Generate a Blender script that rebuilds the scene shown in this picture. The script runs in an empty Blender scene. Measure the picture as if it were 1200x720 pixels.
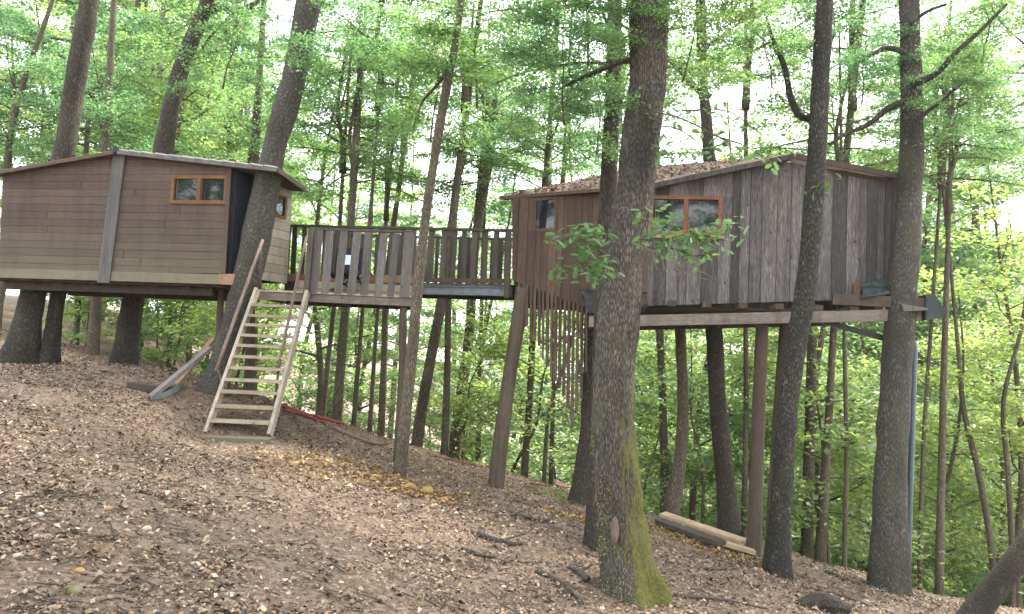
import bpy, math, random
import numpy as np
from mathutils import Vector, Matrix
R = math.radians
random.seed(7); rng = np.random.default_rng(7)
scene = bpy.context.scene
COL = scene.collection

# ------------------------------------------------------------------ camera
F = 906.0                       # focal length in photo pixels (1200 wide)
EYE = np.array([0.0, 0.0, 1.6])
PITCH, ROLL = R(3.15), R(2.5)
_f = np.array([0, math.cos(PITCH), math.sin(PITCH)])
_r0 = np.array([1.0, 0, 0]); _u0 = np.cross(_r0, _f)
_r = _r0 * math.cos(ROLL) + _u0 * math.sin(ROLL)
_u = np.cross(_r, _f)
cam_d = bpy.data.cameras.new('camera'); cam = bpy.data.objects.new('camera', cam_d)
COL.objects.link(cam); scene.camera = cam
cam_d.sensor_width = 36; cam_d.lens = 36 * F / 1200; cam_d.clip_end = 2000; cam_d.clip_start = .05
cam.matrix_world = Matrix(((_r[0], _u[0], -_f[0], EYE[0]), (_r[1], _u[1], -_f[1], EYE[1]),
                           (_r[2], _u[2], -_f[2], EYE[2]), (0, 0, 0, 1)))

# ------------------------------------------------------------------ sky, sun, exposure
SUN_EL, SUN_AZ = R(52), R(42)           # azimuth clockwise from +Y (view direction)
w = bpy.data.worlds.new('World'); scene.world = w; w.use_nodes = True
nt = w.node_tree; nt.nodes.clear()
out = nt.nodes.new('ShaderNodeOutputWorld'); bg = nt.nodes.new('ShaderNodeBackground')
sky = nt.nodes.new('ShaderNodeTexSky'); sky.sky_type = 'NISHITA'; sky.sun_disc = False
sky.sun_elevation = SUN_EL; sky.sun_rotation = SUN_AZ; sky.air_density = 1.0; sky.dust_density = 2.5
hsv = nt.nodes.new('ShaderNodeMixRGB'); hsv.blend_type = 'MIX'; hsv.inputs['Fac'].default_value = .62
hsv.inputs['Color2'].default_value = (9.0, 9.1, 9.2, 1)      # a thin bright cloud sheet over the blue
nt.links.new(sky.outputs[0], hsv.inputs['Color1']); nt.links.new(hsv.outputs[0], bg.inputs['Color'])
bg.inputs['Strength'].default_value = 0.14
nt.links.new(bg.outputs[0], out.inputs[0])
sl = bpy.data.lights.new('sun', 'SUN'); sl.energy = 3.2; sl.angle = R(12); sl.color = (1, .95, .86)
sun = bpy.data.objects.new('sun', sl); COL.objects.link(sun)
sdir = Vector((math.sin(SUN_AZ) * math.cos(SUN_EL), math.cos(SUN_AZ) * math.cos(SUN_EL), math.sin(SUN_EL)))
sun.rotation_euler = sdir.to_track_quat('Z', 'Y').to_euler(); sun.location = (0, 0, 40)
scene.view_settings.view_transform = 'Standard'; scene.view_settings.look = 'None'
scene.view_settings.exposure = 2.42; scene.view_settings.gamma = 1
scene.render.engine = 'CYCLES'
cy = scene.cycles
cy.use_denoising = True; cy.max_bounces = 6; cy.diffuse_bounces = 3; cy.glossy_bounces = 2
cy.transmission_bounces = 4; cy.transparent_max_bounces = 4
cy.sample_clamp_indirect = 6

# ------------------------------------------------------------------ small maths helpers
def ray(px, py):
    a = (px - 600) / F; b = -(py - 360) / F
    return _f + a * _r + b * _u
def at(px, py, depth):                   # point seen at a pixel, at a forward distance
    d = ray(px, py); return EYE + d * (depth / d[1])
def project(p):
    q = np.asarray(p) - EYE; z = q @ _f
    return 600 + F * (q @ _r) / z, 360 - F * (q @ _u) / z
def smooth(a, b, x):
    t = np.clip((x - a) / (b - a), 0, 1); return t * t * (3 - 2 * t)
def _h(i, j, k):
    n = np.sin(i * 127.1 + j * 311.7 + k * 74.7) * 43758.5453
    return n - np.floor(n)
def vnoise(p):                           # value noise, p (N,3) -> 0..1
    p = np.asarray(p, float); i = np.floor(p); f = p - i; f = f * f * (3 - 2 * f)
    r = 0
    for a in (0, 1):
        for b in (0, 1):
            for c in (0, 1):
                wt = (f[:, 0] if a else 1 - f[:, 0]) * (f[:, 1] if b else 1 - f[:, 1]) * (f[:, 2] if c else 1 - f[:, 2])
                r = r + wt * _h(i[:, 0] + a, i[:, 1] + b, i[:, 2] + c)
    return r
STAIR_Z = 0.27
def ground_z(x, y):
    x = np.asarray(x, float); y = np.asarray(y, float)
    xs = 45 * np.tanh(x / 45); ys = 60 * np.tanh(y / 60)
    z = -0.18 * xs - 0.034 * ys
    z = z + .42 * np.exp(-((x + 4.9) ** 2 + (y - 12) ** 2) / 5.8)
    yc = 14.3 - 0.32 * np.clip(x, -4, 9)
    rat = x / np.maximum(y, 1)
    over = np.log1p(np.exp(np.clip((y - yc) * 1.1, -30, 30))) / 1.1
    over = np.where(y - yc > 25, y - yc, over)
    z = z - 10 * np.tanh(0.40 * over / 10) * smooth(-.47, -.27, rat)
    q = np.stack([x, y, 0 * x], -1).reshape(-1, 3)
    n = (vnoise(q * .35) - .5) * .22 + (vnoise(q * 1.1 + 9) - .5) * .08 + (vnoise(q * 3.1 + 5) - .5) * .035
    n = n + (vnoise(q * 6.3 + 2) - .5) * .03
    z = z + n.reshape(z.shape)
    wst = np.exp(-(((x + 3.5) / .75) ** 4 + ((y - 9.55) / .8) ** 4)); z = z * (1 - wst) + STAIR_Z * wst
    # rough edge where the slope breaks
    ridge = np.exp(-((y - yc + .3) / .8) ** 2) * smooth(-2, 2, x) * .5
    z = z + ridge * ((vnoise(q * 1.6 + 20) - .35) * .5).reshape(z.shape)
    return z
def gz(x, y): return float(ground_z(np.array([x]), np.array([y]))[0])
def on_ground(px, py, lo=2.0, hi=60.0):
    d = ray(px, py); d = d / d[1]; ts = np.arange(lo, hi, .02)
    P = EYE + ts[:, None] * d
    below = P[:, 2] < ground_z(P[:, 0], P[:, 1])
    k = np.argmax(below) if below.any() else len(ts) - 1
    return P[k]

# ------------------------------------------------------------------ materials
def mat(name):
    m = bpy.data.materials.new(name); m.use_nodes = True
    n = m.node_tree.nodes; b = n['Principled BSDF']; b.inputs['Roughness'].default_value = .85
    b.inputs['Specular IOR Level'].default_value = .25
    return m, m.node_tree, b
def N(t, kind, **kw):
    n = t.nodes.new(kind)
    for k, v in kw.items():
        if k in n.inputs: n.inputs[k].default_value = v
        else: setattr(n, k, v)
    return n
def ramp(t, fac, stops):
    r = t.nodes.new('ShaderNodeValToRGB'); e = r.color_ramp.elements
    while len(e) > 1: e.remove(e[-1])
    e[0].position = stops[0][0]; e[0].color = (*stops[0][1], 1)
    for p, c in stops[1:]:
        q = e.new(p); q.color = (*c, 1)
    t.links.new(fac, r.inputs[0]); return r.outputs[0]
def mix(t, fac, a, b, mode='MIX'):
    m = t.nodes.new('ShaderNodeMixRGB'); m.blend_type = mode
    for s, v in (('Fac', fac), ('Color1', a), ('Color2', b)):
        if hasattr(v, 'links'): t.links.new(v, m.inputs[s])
        elif isinstance(v, (int, float)): m.inputs[s].default_value = v
        else: m.inputs[s].default_value = (*v, 1)
    return m.outputs[0]
def coords(t, scale=(1, 1, 1), rnd=False, rot=(0, 0, 0)):
    tc = t.nodes.new('ShaderNodeTexCoord'); mp = t.nodes.new('ShaderNodeMapping')
    mp.inputs['Scale'].default_value = scale; mp.inputs['Rotation'].default_value = rot
    t.links.new(tc.outputs['Object'], mp.inputs['Vector'])
    if rnd:
        oi = t.nodes.new('ShaderNodeObjectInfo'); ml = t.nodes.new('ShaderNodeMath'); ml.operation = 'MULTIPLY'
        ml.inputs[1].default_value = 37.0
        t.links.new(oi.outputs['Random'], ml.inputs[0])
        cb = t.nodes.new('ShaderNodeCombineXYZ')
        for k in range(3): t.links.new(ml.outputs[0], cb.inputs[k])
        t.links.new(cb.outputs[0], mp.inputs['Location'])
    return mp.outputs[0]
def noise(t, vec, scale=5, detail=4, rough=.55):
    n = t.nodes.new('ShaderNodeTexNoise'); n.inputs['Scale'].default_value = scale
    n.inputs['Detail'].default_value = detail; n.inputs['Roughness'].default_value = rough
    t.links.new(vec, n.inputs['Vector']); return n.outputs['Fac']
def bump(t, b, h, strength=.5, dist=.01):
    n = t.nodes.new('ShaderNodeBump'); n.inputs['Strength'].default_value = strength; n.inputs['Distance'].default_value = dist
    t.links.new(h, n.inputs['Height']); t.links.new(n.outputs[0], b.inputs['Normal'])
def rand(t):
    return t.nodes.new('ShaderNodeObjectInfo').outputs['Random']
def objz(t):
    tc = t.nodes.new('ShaderNodeTexCoord'); s = t.nodes.new('ShaderNodeSeparateXYZ')
    t.links.new(tc.outputs['Object'], s.inputs[0]); return s.outputs
def maprange(t, v, a, b, c=0, d=1):
    m = t.nodes.new('ShaderNodeMapRange'); t.links.new(v, m.inputs[0])
    for i, x in enumerate((a, b, c, d)): m.inputs[i + 1].default_value = x
    return m.outputs[0]
def mth(t, op, a, b=None):
    m = t.nodes.new('ShaderNodeMath'); m.operation = op
    for i, v in enumerate((a, b)):
        if v is None: continue
        if hasattr(v, 'links'): t.links.new(v, m.inputs[i])
        else: m.inputs[i].default_value = v
    return m.outputs[0]

def wood(name, dark, mid, light, scale, vary=.45, algae=None, knots=True):
    """weathered boards; scale = texture scale per axis (small along the grain)"""
    m, t, b = mat(name)
    v = coords(t, scale, rnd=True)
    g = noise(t, v, 6, 6, .65)
    c = ramp(t, g, [(.28, dark), (.5, mid), (.74, light)])
    v2 = coords(t, tuple(s * .22 for s in scale), rnd=True)
    blot = noise(t, v2, 4, 3)
    c = mix(t, maprange(t, blot, .4, .75, 0, .55), c, dark)
    rv = rand(t)
    c = mix(t, 1.0, c, ramp(t, rv, [(0, (1 - vary,) * 3), (.5, (1, .97, .94)), (1, (1 + vary * .6, 1 + vary * .55, 1 + vary * .5))]), 'MULTIPLY')
    if knots:
        kv = coords(t, (3.1, 3.1, 3.1), rnd=True)
        vo = N(t, 'ShaderNodeTexVoronoi', Scale=1.3); t.links.new(kv, vo.inputs['Vector'])
        c = mix(t, maprange(t, vo.outputs['Distance'], .05, .09, .7, 0), c, tuple(x * .4 for x in dark))
    sn = noise(t, coords(t, (3.2, 3.2, .5)), 2.2, 5, .6)
    c = mix(t, maprange(t, sn, .45, .72, 0, .5), c, tuple(x * .55 for x in dark))
    if algae:
        z = objz(t)[2]; nz = noise(t, coords(t, (1.2, 1.2, 1.2)), 2.2, 5)
        zz = mth(t, 'ADD', z, mth(t, 'MULTIPLY', nz, -.9))
        c = mix(t, maprange(t, zz, algae[0], algae[1], algae[3], 0), c, algae[2])
    t.links.new(c, b.inputs['Base Color'])
    bump(t, b, g, .5, .006)
    return m
def bark(name, dark, mid, light, moss=0, lichen=0, vs=(22, 22, 4.5), bumpd=.03, mossdir=None):
    m, t, b = mat(name)
    base = coords(t, vs, rnd=True)
    wob = t.nodes.new('ShaderNodeTexNoise'); wob.inputs['Scale'].default_value = .6; t.links.new(base, wob.inputs['Vector'])
    v = mix(t, .12, base, wob.outputs['Color'], 'ADD')
    vo = N(t, 'ShaderNodeTexVoronoi', feature='DISTANCE_TO_EDGE', Scale=1.0); t.links.new(v, vo.inputs['Vector'])
    fine = noise(t, v, 2.2, 6, .7)
    h = mth(t, 'ADD', mth(t, 'MULTIPLY', maprange(t, vo.outputs['Distance'], 0, .4), .45), mth(t, 'MULTIPLY', fine, .75))
    c = ramp(t, h, [(.3, dark), (.56, mid), (.85, light)])
    big = noise(t, coords(t, (1, 1, .5), rnd=True), 2.2, 4)
    c = mix(t, maprange(t, big, .42, .68, 0, .75), c, dark)
    pn = noise(t, coords(t, (1.6, 1.6, .7), rnd=True), 2.6, 5, .65)
    c = mix(t, maprange(t, pn, .52, .7, 0, .5), c, (mid[0] * .95, mid[1] * 1.05, mid[2] * .6))
    if lichen:
        ln = noise(t, coords(t, (5, 5, 3), rnd=True), 3, 6, .7)
        c = mix(t, maprange(t, ln, .6, .66, 0, lichen), c, (.30, .31, .27))
    if moss:
        o = objz(t); mn = noise(t, coords(t, (1, 1, 1)), 4.5, 6, .7)
        hz = maprange(t, o[2], .1, moss, 1, 0)
        f = mth(t, 'ADD', hz, mth(t, 'MULTIPLY', mth(t, 'SUBTRACT', mn, .5), 1.6))
        if mossdir is not None:
            ge = t.nodes.new('ShaderNodeNewGeometry'); dt = t.nodes.new('ShaderNodeVectorMath'); dt.operation = 'DOT_PRODUCT'
            t.links.new(ge.outputs['True Normal'], dt.inputs[0]); dt.inputs[1].default_value = mossdir
            f = mth(t, 'ADD', f, mth(t, 'MULTIPLY', mth(t, 'SUBTRACT', dt.outputs['Value'], .45), .9))
        mc = mix(t, noise(t, coords(t, (1, 1, 1)), 30, 3), (.055, .06, .012), (.20, .19, .035))
        c = mix(t, maprange(t, f, .45, .95, 0, .92), c, mc)
    t.links.new(c, b.inputs['Base Color']); b.inputs['Roughness'].default_value = .95
    bump(t, b, h, 1.0, bumpd)
    return m
def leafmat(name, stops, trans=.5, island=True):
    m, t, b = mat(name)
    t.nodes.remove(b)
    o = t.nodes['Material Output']
    ge = t.nodes.new('ShaderNodeNewGeometry')
    c = ramp(t, ge.outputs['Random Per Island'], stops)
    oi = rand(t)
    c = mix(t, 1.0, c, ramp(t, oi, [(0, (.72, .86, .95)), (.5, (1, 1, 1)), (1, (1.15, 1.06, .85))]), 'MULTIPLY')
    d = t.nodes.new('ShaderNodeBsdfDiffuse'); tr = t.nodes.new('ShaderNodeBsdfTranslucent'); gl = t.nodes.new('ShaderNodeBsdfGlossy')
    gl.inputs['Roughness'].default_value = .45
    ct = mix(t, 1.0, c, (1.6, 1.85, 1.3), 'MULTIPLY')
    t.links.new(c, d.inputs['Color']); t.links.new(ct, tr.inputs['Color'])
    m1 = t.nodes.new('ShaderNodeMixShader'); m1.inputs[0].default_value = trans
    t.links.new(d.outputs[0], m1.inputs[1]); t.links.new(tr.outputs[0], m1.inputs[2])
    m2 = t.nodes.new('ShaderNodeMixShader'); m2.inputs[0].default_value = .05
    t.links.new(m1.outputs[0], m2.inputs[1]); t.links.new(gl.outputs[0], m2.inputs[2])
    t.links.new(m2.outputs[0], o.inputs['Surface'])
    return m
def plain(name, col, rough=.7, metal=0, vary=.25, ns=8):
    m, t, b = mat(name)
    g = noise(t, coords(t, (1, 1, 1), rnd=True), ns, 5)
    c = mix(t, 1.0, col, ramp(t, g, [(.3, (1 - vary,) * 3), (.7, (1 + vary,) * 3)]), 'MULTIPLY')
    t.links.new(c, b.inputs['Base Color']); b.inputs['Roughness'].default_value = rough; b.inputs['Metallic'].default_value = metal
    bump(t, b, g, .3, .01)
    return m

M = {}
M['siding'] = wood('horizontal_siding', (0.0499, 0.0339, 0.0269), (0.0824, 0.0574, 0.046), (0.1198, 0.0859, 0.0695), (1.6, 1.6, 26), .24,
                   algae=(-.25, .7, (.11, .1, .062), .42))
M['board_grey'] = wood('grey_weathered_board', (0.0286, 0.0253, 0.0246), (0.1081, 0.0977, 0.0956), (0.2894, 0.2699, 0.2638), (24, 24, 1.3), .6)
M['board_brown'] = wood('brown_board', (0.0449, 0.0278, 0.02), (0.0884, 0.0582, 0.0429), (0.1357, 0.0957, 0.0745), (24, 24, 1.3), .28)
M['batten'] = wood('batten', (0.0544, 0.0341, 0.026), (0.0921, 0.0635, 0.0495), (0.1339, 0.1026, 0.0833), (24, 24, 1.3), .35, knots=False)
M['beam'] = wood('beam_wood', (0.0586, 0.0468, 0.039), (0.1053, 0.0858, 0.0722), (0.1482, 0.1249, 0.1053), (2.2, 8, 26), .3, algae=(-.35, .35, (.20, .19, .11), .35))
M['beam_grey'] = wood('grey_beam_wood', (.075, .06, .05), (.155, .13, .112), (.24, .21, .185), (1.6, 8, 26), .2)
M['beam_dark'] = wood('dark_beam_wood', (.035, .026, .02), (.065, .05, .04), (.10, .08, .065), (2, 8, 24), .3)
M['picket'] = wood('picket_wood', (0.0561, 0.0506, 0.0456), (0.1135, 0.1051, 0.0985), (0.1732, 0.167, 0.1565), (26, 26, 1.6), .25)
M['picket_dark'] = wood('dark_picket_wood', (0.0428, 0.0357, 0.0286), (0.0714, 0.0595, 0.05), (0.1047, 0.0904, 0.0762), (26, 26, 1.6), .3)
M['tread'] = wood('tread_wood', (0.204, 0.1632, 0.1156), (0.2856, 0.2346, 0.17), (0.3536, 0.2992, 0.2244), (2, 10, 26), .2)
M['stringer'] = wood('stringer_wood', (0.2196, 0.1829, 0.1464), (0.322, 0.2781, 0.2269), (0.4026, 0.3586, 0.3001), (9, 5, 5), .15)
M['rail'] = wood('handrail_wood', (0.0994, 0.0675, 0.0585), (0.1739, 0.1215, 0.1032), (0.2236, 0.1688, 0.1446), (8, 5, 5), .2)
M['post'] = wood('post_wood', (0.0428, 0.0311, 0.0224), (0.0739, 0.0564, 0.0416), (0.1089, 0.0855, 0.0651), (20, 20, 1.5), .3)
M['frame'] = wood('window_frame_wood', (0.0907, 0.0454, 0.0139), (0.1395, 0.075, 0.0279), (0.1674, 0.0977, 0.0418), (7, 7, 7), .12, knots=False)
M['frame_red'] = wood('red_window_frame_wood', (0.126, 0.0536, 0.0252), (0.1953, 0.0851, 0.0441), (0.2394, 0.1134, 0.063), (7, 7, 7), .12, knots=False)
M['lumber'] = wood('new_lumber', (0.2448, 0.1728, 0.1152), (0.3312, 0.2484, 0.1728), (0.396, 0.3168, 0.2304), (4, 4, 12), .2)
M['lumber_red'] = wood('orange_lumber', (.14, .075, .04), (.22, .13, .08), (.29, .185, .12), (4, 4, 12), .2)
M['roof_metal'] = plain('roof_sheet_grey', (.36, .345, .33), .6, 0, .3, 5)
M['roof_dark'] = wood('roof_boards_underside', (.05, .036, .028), (.085, .062, .048), (.13, .1, .08), (2, 20, 20), .2)
M['inside'] = plain('dark_backing', (.022, .018, .016), .9)
M['tarp'] = plain('dark_green_tarp', (.022, .032, .03), .45, 0, .35, 9)
M['tarp_black'] = plain('black_tarp', (.014, .016, .018), .4, 0, .35, 9)
M['steel'] = plain('blue_grey_steel', (.13, .145, .155), .55, .3, .2, 12)
M['pipe'] = plain('blue_grey_pipe', (.06, .08, .092), .45, 0, .15, 12)
M['red'] = plain('faded_red_plastic', (.20, .03, .022), .6, 0, .3, 12)
M['red_dark'] = plain('dark_red_paint', (.12, .022, .016), .6, 0, .3, 12)
M['gutter'] = plain('pale_blue_plastic', (.17, .195, .2), .5, 0, .2, 8)
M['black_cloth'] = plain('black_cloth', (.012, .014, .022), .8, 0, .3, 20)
M['white_cloth'] = plain('white_cloth', (.55, .6, .7), .8, 0, .2, 20)
M['black_metal'] = plain('black_metal', (.02, .02, .022), .4, .4, .2, 20)
# leaf covered roof
m, t, b = mat('leaf_strewn_roof')
g = noise(t, coords(t, (1, 1, 1)), 26, 5, .7); g2 = noise(t, coords(t, (1, 1, 1)), 3, 4)
c = ramp(t, g, [(.3, (.15, .10, .082)), (.52, (.27, .19, .16)), (.72, (.38, .29, .25))])
c = mix(t, maprange(t, g2, .45, .7, 0, .5), c, (.12, .10, .07))
t.links.new(c, b.inputs['Base Color']); bump(t, b, g, .8, .03); M['roof_leafy'] = m
# glass
m, t, b = mat('window_glass')
b.inputs['Base Color'].default_value = (.012, .013, .016, 1); b.inputs['Roughness'].default_value = .03
b.inputs['Specular IOR Level'].default_value = .6; M['glass'] = m
M['bark_oak'] = bark('oak_bark', (0.0229, 0.0186, 0.0146), (0.1159, 0.1, 0.0831), (0.2812, 0.2536, 0.2171), vs=(75, 75, 13), bumpd=.045, lichen=.3,
                     moss=2.6, mossdir=(.88, -.2, -.1))
M['bark_grey'] = bark('grey_bark', (0.0277, 0.0248, 0.0208), (0.0771, 0.0692, 0.058), (0.1514, 0.142, 0.1209), vs=(50, 50, 13), lichen=.3)
M['bark_spot'] = bark('lichen_spotted_bark', (0.0127, 0.0113, 0.0098), (0.0412, 0.0367, 0.0307), (0.1093, 0.1001, 0.0857), vs=(46, 46, 14), lichen=.35)
M['bark_brown'] = bark('brown_bark', (0.0193, 0.0153, 0.0115), (0.0599, 0.0485, 0.0377), (0.1178, 0.1003, 0.0818), vs=(44, 44, 12), lichen=.2)
M['bark_thin'] = bark('young_bark', (0.0368, 0.0287, 0.02), (0.106, 0.0851, 0.0605), (0.1912, 0.1624, 0.1211), vs=(46, 46, 11), lichen=.25, bumpd=.015)
M['deadwood'] = bark('dead_branch_bark', (.03, .024, .02), (.075, .062, .052), (.15, .128, .11), vs=(30, 30, 30), bumpd=.01)
M['wound'] = wood('bare_wood_scar', (0.096, 0.066, 0.051), (0.156, 0.114, 0.09), (0.204, 0.156, 0.126), (24, 24, 2), .1, knots=False)
M['leaf'] = leafmat('green_leaf', [(0, (.05, .095, .05)), (.4, (.092, .16, .075)), (.8, (.14, .22, .095)), (1, (.22, .26, .10))], .6)
M['leaf_lit'] = leafmat('lit_green_leaf', [(0, (.10, .155, .06)), (.5, (.16, .22, .08)), (1, (.27, .29, .10))], .64)  # lighter copy of the leaf; the valley's brighter light is put into its colour
M['leaf_near'] = leafmat('oak_leaf', [(0, (.04, .085, .03)), (.5, (.065, .125, .045)), (1, (.12, .17, .06))], .42)
# litter
m, t, b = mat('leaf_litter')
ge = t.nodes.new('ShaderNodeNewGeometry')
c = ramp(t, ge.outputs['Random Per Island'], [(0, (.066, .042, .026)), (.3, (.12, .08, .051)), (.6, (.175, .121, .079)), (.85, (.23, .164, .11)),
                                             (.95, (.32, .238, .172)), (.99, (.4, .32, .245)), (1, (.34, .21, .07))])
t.links.new(c, b.inputs['Base Color']); b.inputs['Roughness'].default_value = .75; M['litter'] = m
# ground
m, t, b = mat('forest_floor')
v = coords(t, (1, 1, 1))
n1 = noise(t, v, 34, 6, .7); n2 = noise(t, v, 1.1, 5, .6); n3 = noise(t, v, .55, 4)
vo = N(t, 'ShaderNodeTexVoronoi', Scale=24.0); t.links.new(v, vo.inputs['Vector'])
c = ramp(t, n1, [(.3, (.06, .039, .025)), (.5, (.13, .087, .057)), (.7, (.22, .154, .106))])
c = mix(t, .35, c, ramp(t, vo.outputs['Color'], [(.2, (.09, .06, .045)), (.6, (.22, .16, .125)), (.9, (.42, .34, .28))]))
c = mix(t, maprange(t, n2, .52, .7, 0, .55), c, (.10, .068, .05))
c = mix(t, maprange(t, n3, .62, .72, 0, .5), c, (.26, .165, .075))
t.links.new(c, b.inputs['Base Color']); b.inputs['Roughness'].default_value = .95
bump(t, b, n1, .9, .04); M['ground'] = m
m, t, b = mat('mossy_stone')
g = noise(t, coords(t, (1, 1, 1), rnd=True), 12, 5)
c = mix(t, maprange(t, g, .36, .6), (.13, .115, .08), (.085, .08, .02))
t.links.new(c, b.inputs['Base Color']); bump(t, b, g, .8, .02); M['stone_moss'] = m
M['stone'] = plain('pale_stone', (.28, .25, .205), .9, 0, .3, 10)
M['stone_ochre'] = plain('ochre_stone', (.24, .155, .06), .9, 0, .35, 10)
M['litter_ochre'] = leafmat('ochre_dead_leaf', [(0, (.10, .06, .025)), (.5, (.2, .115, .04)), (.85, (.28, .17, .06)), (1, (.36, .25, .11))], .1)
M['soil_ochre'] = plain('ochre_soil', (.23, .14, .05), .95, 0, .45, 14)
M['moss'] = leafmat('moss_tuft', [(0, (.08, .085, .015)), (.6, (.17, .165, .03)), (1, (.28, .25, .06))], .2)
M['grass'] = leafmat('grass_blade', [(0, (.06, .10, .03)), (1, (.16, .19, .07))], .3)

# ------------------------------------------------------------------ object helpers
def root(name, loc, label, cat, group=None):
    o = bpy.data.objects.new(name, None); COL.objects.link(o); o.location = tuple(float(v) for v in loc)
    o.empty_display_size = .2
    o['label'] = label; o['category'] = cat
    if group: o['group'] = group
    o['_loc'] = [float(v) for v in loc]
    return o
def fast_mesh(name, V, Fq, smooth_=False):
    V = np.asarray(V, np.float32); me = bpy.data.meshes.new(name)
    if isinstance(Fq, np.ndarray):
        n, k = Fq.shape
        me.vertices.add(len(V)); me.vertices.foreach_set('co', V.ravel())
        me.loops.add(n * k); me.loops.foreach_set('vertex_index', Fq.ravel().astype(np.int32))
        me.polygons.add(n); me.polygons.foreach_set('loop_start', np.arange(0, n * k, k, dtype=np.int32))
        me.polygons.foreach_set('loop_total', np.full(n, k, np.int32))
        me.update(calc_edges=True)
    else:
        me.from_pydata(V.tolist(), [], Fq); me.update()
    if smooth_: me.polygons.foreach_set('use_smooth', np.ones(len(me.polygons), bool))
    return me
def link(name, me, m, parent=None, loc=None):
    o = bpy.data.objects.new(name, me); COL.objects.link(o)
    if m is not None and len(me.materials) == 0: me.materials.append(M[m] if isinstance(m, str) else m)
    if parent: o.parent = parent
    if loc is not None: o.location = tuple(float(v) for v in loc)
    return o
def rloc(p):
    while p.parent: p = p.parent
    return np.array(p['_loc']) if '_loc' in p.keys() else np.zeros(3)
def part(name, VF, m, parent, sm=False):      # geometry in world coordinates, stored relative to the thing's base
    V, Fq = VF; V = np.asarray(V, float) - rloc(parent)
    return link(name, fast_mesh(name, V, Fq, sm), m, parent)
def single(name, VF, m, label, cat, group=None, sm=False, loc=None):
    V, Fq = VF; V = np.asarray(V, float)
    if loc is None: loc = np.array([V[:, 0].mean(), V[:, 1].mean(), V[:, 2].min()])
    o = link(name, fast_mesh(name, V - loc, Fq, sm), m, None, loc)
    o['label'] = label; o['category'] = cat
    if group: o['group'] = group
    return o
def join(*VFs):
    Vs, Fs, n = [], [], 0
    for V, Fq in VFs:
        V = np.asarray(V, float); Vs.append(V)
        Fs += [tuple(int(i) + n for i in f) for f in Fq]; n += len(V)
    return np.concatenate(Vs), Fs
def nrm(v): v = np.asarray(v, float); return v / (np.linalg.norm(v) + 1e-12)
def beam(p, q, wd, th, up=(0, 0, 1)):
    p = np.asarray(p, float); q = np.asarray(q, float); a = nrm(q - p); s = nrm(np.cross(a, up)); u = np.cross(s, a)
    V = [b_ + s * wd / 2 * i + u * th / 2 * j for b_ in (p, q) for i, j in ((-1, -1), (1, -1), (1, 1), (-1, 1))]
    return np.array(V), [(0, 1, 2, 3), (7, 6, 5, 4), (0, 4, 5, 1), (1, 5, 6, 2), (2, 6, 7, 3), (3, 7, 4, 0)]
def spline(P, n):
    P = np.asarray(P, float)
    if len(P) == 2: t_ = np.linspace(0, 1, n)[:, None]; return P[0] * (1 - t_) + P[1] * t_
    d = np.r_[0, np.cumsum(np.linalg.norm(np.diff(P[:, :3], axis=0), axis=1))]; ts = np.linspace(0, d[-1], n); o = []
    T = np.gradient(P, d, axis=0)
    k = np.clip(np.searchsorted(d, ts, side='right') - 1, 0, len(P) - 2)
    h = (d[k + 1] - d[k])[:, None]; s = ((ts - d[k])[:, None]) / h
    return ((2 * s**3 - 3 * s**2 + 1) * P[k] + (s**3 - 2 * s**2 + s) * h * T[k] + (-2 * s**3 + 3 * s**2) * P[k + 1] + (s**3 - s**2) * h * T[k + 1])
def tube(P, rad, n=None, seg=8, rough=0, flare=0, seed=0, ridges=0):
    P = np.asarray(P, float); rad = np.broadcast_to(np.asarray(rad, float), (len(P),))
    if n: Q = spline(np.c_[P, rad], n); P, rad = Q[:, :3], Q[:, 3]
    L = len(P); T = np.gradient(P, axis=0); T /= np.linalg.norm(T, axis=1)[:, None] + 1e-9
    ref = np.array([0, 0, 1.0]) if abs(T[:, 2]).mean() < .75 else np.array([1.0, 0, 0])
    S = np.cross(T, ref); S /= np.linalg.norm(S, axis=1)[:, None] + 1e-9; U = np.cross(S, T)
    th = np.linspace(0, 2 * np.pi, seg, endpoint=False)
    dirs = S[:, None] * np.cos(th)[None, :, None] + U[:, None] * np.sin(th)[None, :, None]
    rr = np.repeat(rad[:, None], seg, 1).copy()
    dist = np.r_[0, np.cumsum(np.linalg.norm(np.diff(P, axis=0), axis=1))]
    if rough:
        q = (P[:, None] + dirs * rr[:, :, None]).reshape(-1, 3)
        rr *= 1 + rough * (vnoise(q * np.array([5, 5, 2.2]) + seed) - .5).reshape(L, seg) * 2
        rr *= 1 + rough * .7 * (vnoise(q * np.array([14, 14, 5]) + seed + 3) - .5).reshape(L, seg) * 2
    if flare:
        k = 5; ph = seed * 1.7
        lob = .55 + .45 * np.cos(k * th + ph) * 1 + .25 * np.cos(2 * th + ph * 2)
        rr *= 1 + flare * np.exp(-np.maximum(dist - .25, 0) / .26)[:, None] * np.clip(lob, .1, 2)[None]
    if ridges:
        q = (P[:, None] + dirs * rr[:, :, None]).reshape(-1, 3)
        a = vnoise(q * np.array([26, 26, 5]) + seed + 11); b_ = vnoise(q * np.array([55, 55, 12]) + seed + 23)
        rr += ridges * ((1 - np.abs(a * 2 - 1) * 2) * .7 + (b_ - .5)).reshape(L, seg)
    V = (P[:, None] + dirs * rr[:, :, None]).reshape(-1, 3)
    i = np.arange(L - 1)[:, None] * seg; j = np.arange(seg)[None]; j2 = (j + 1) % seg
    Fq = np.stack([i + j, i + j2, i + seg + j2, i + seg + j], -1).reshape(-1, 4)
    F2 = [tuple(f) for f in Fq.tolist()] + [tuple(range(seg - 1, -1, -1)), tuple(range((L - 1) * seg, L * seg))]
    return V, F2

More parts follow.
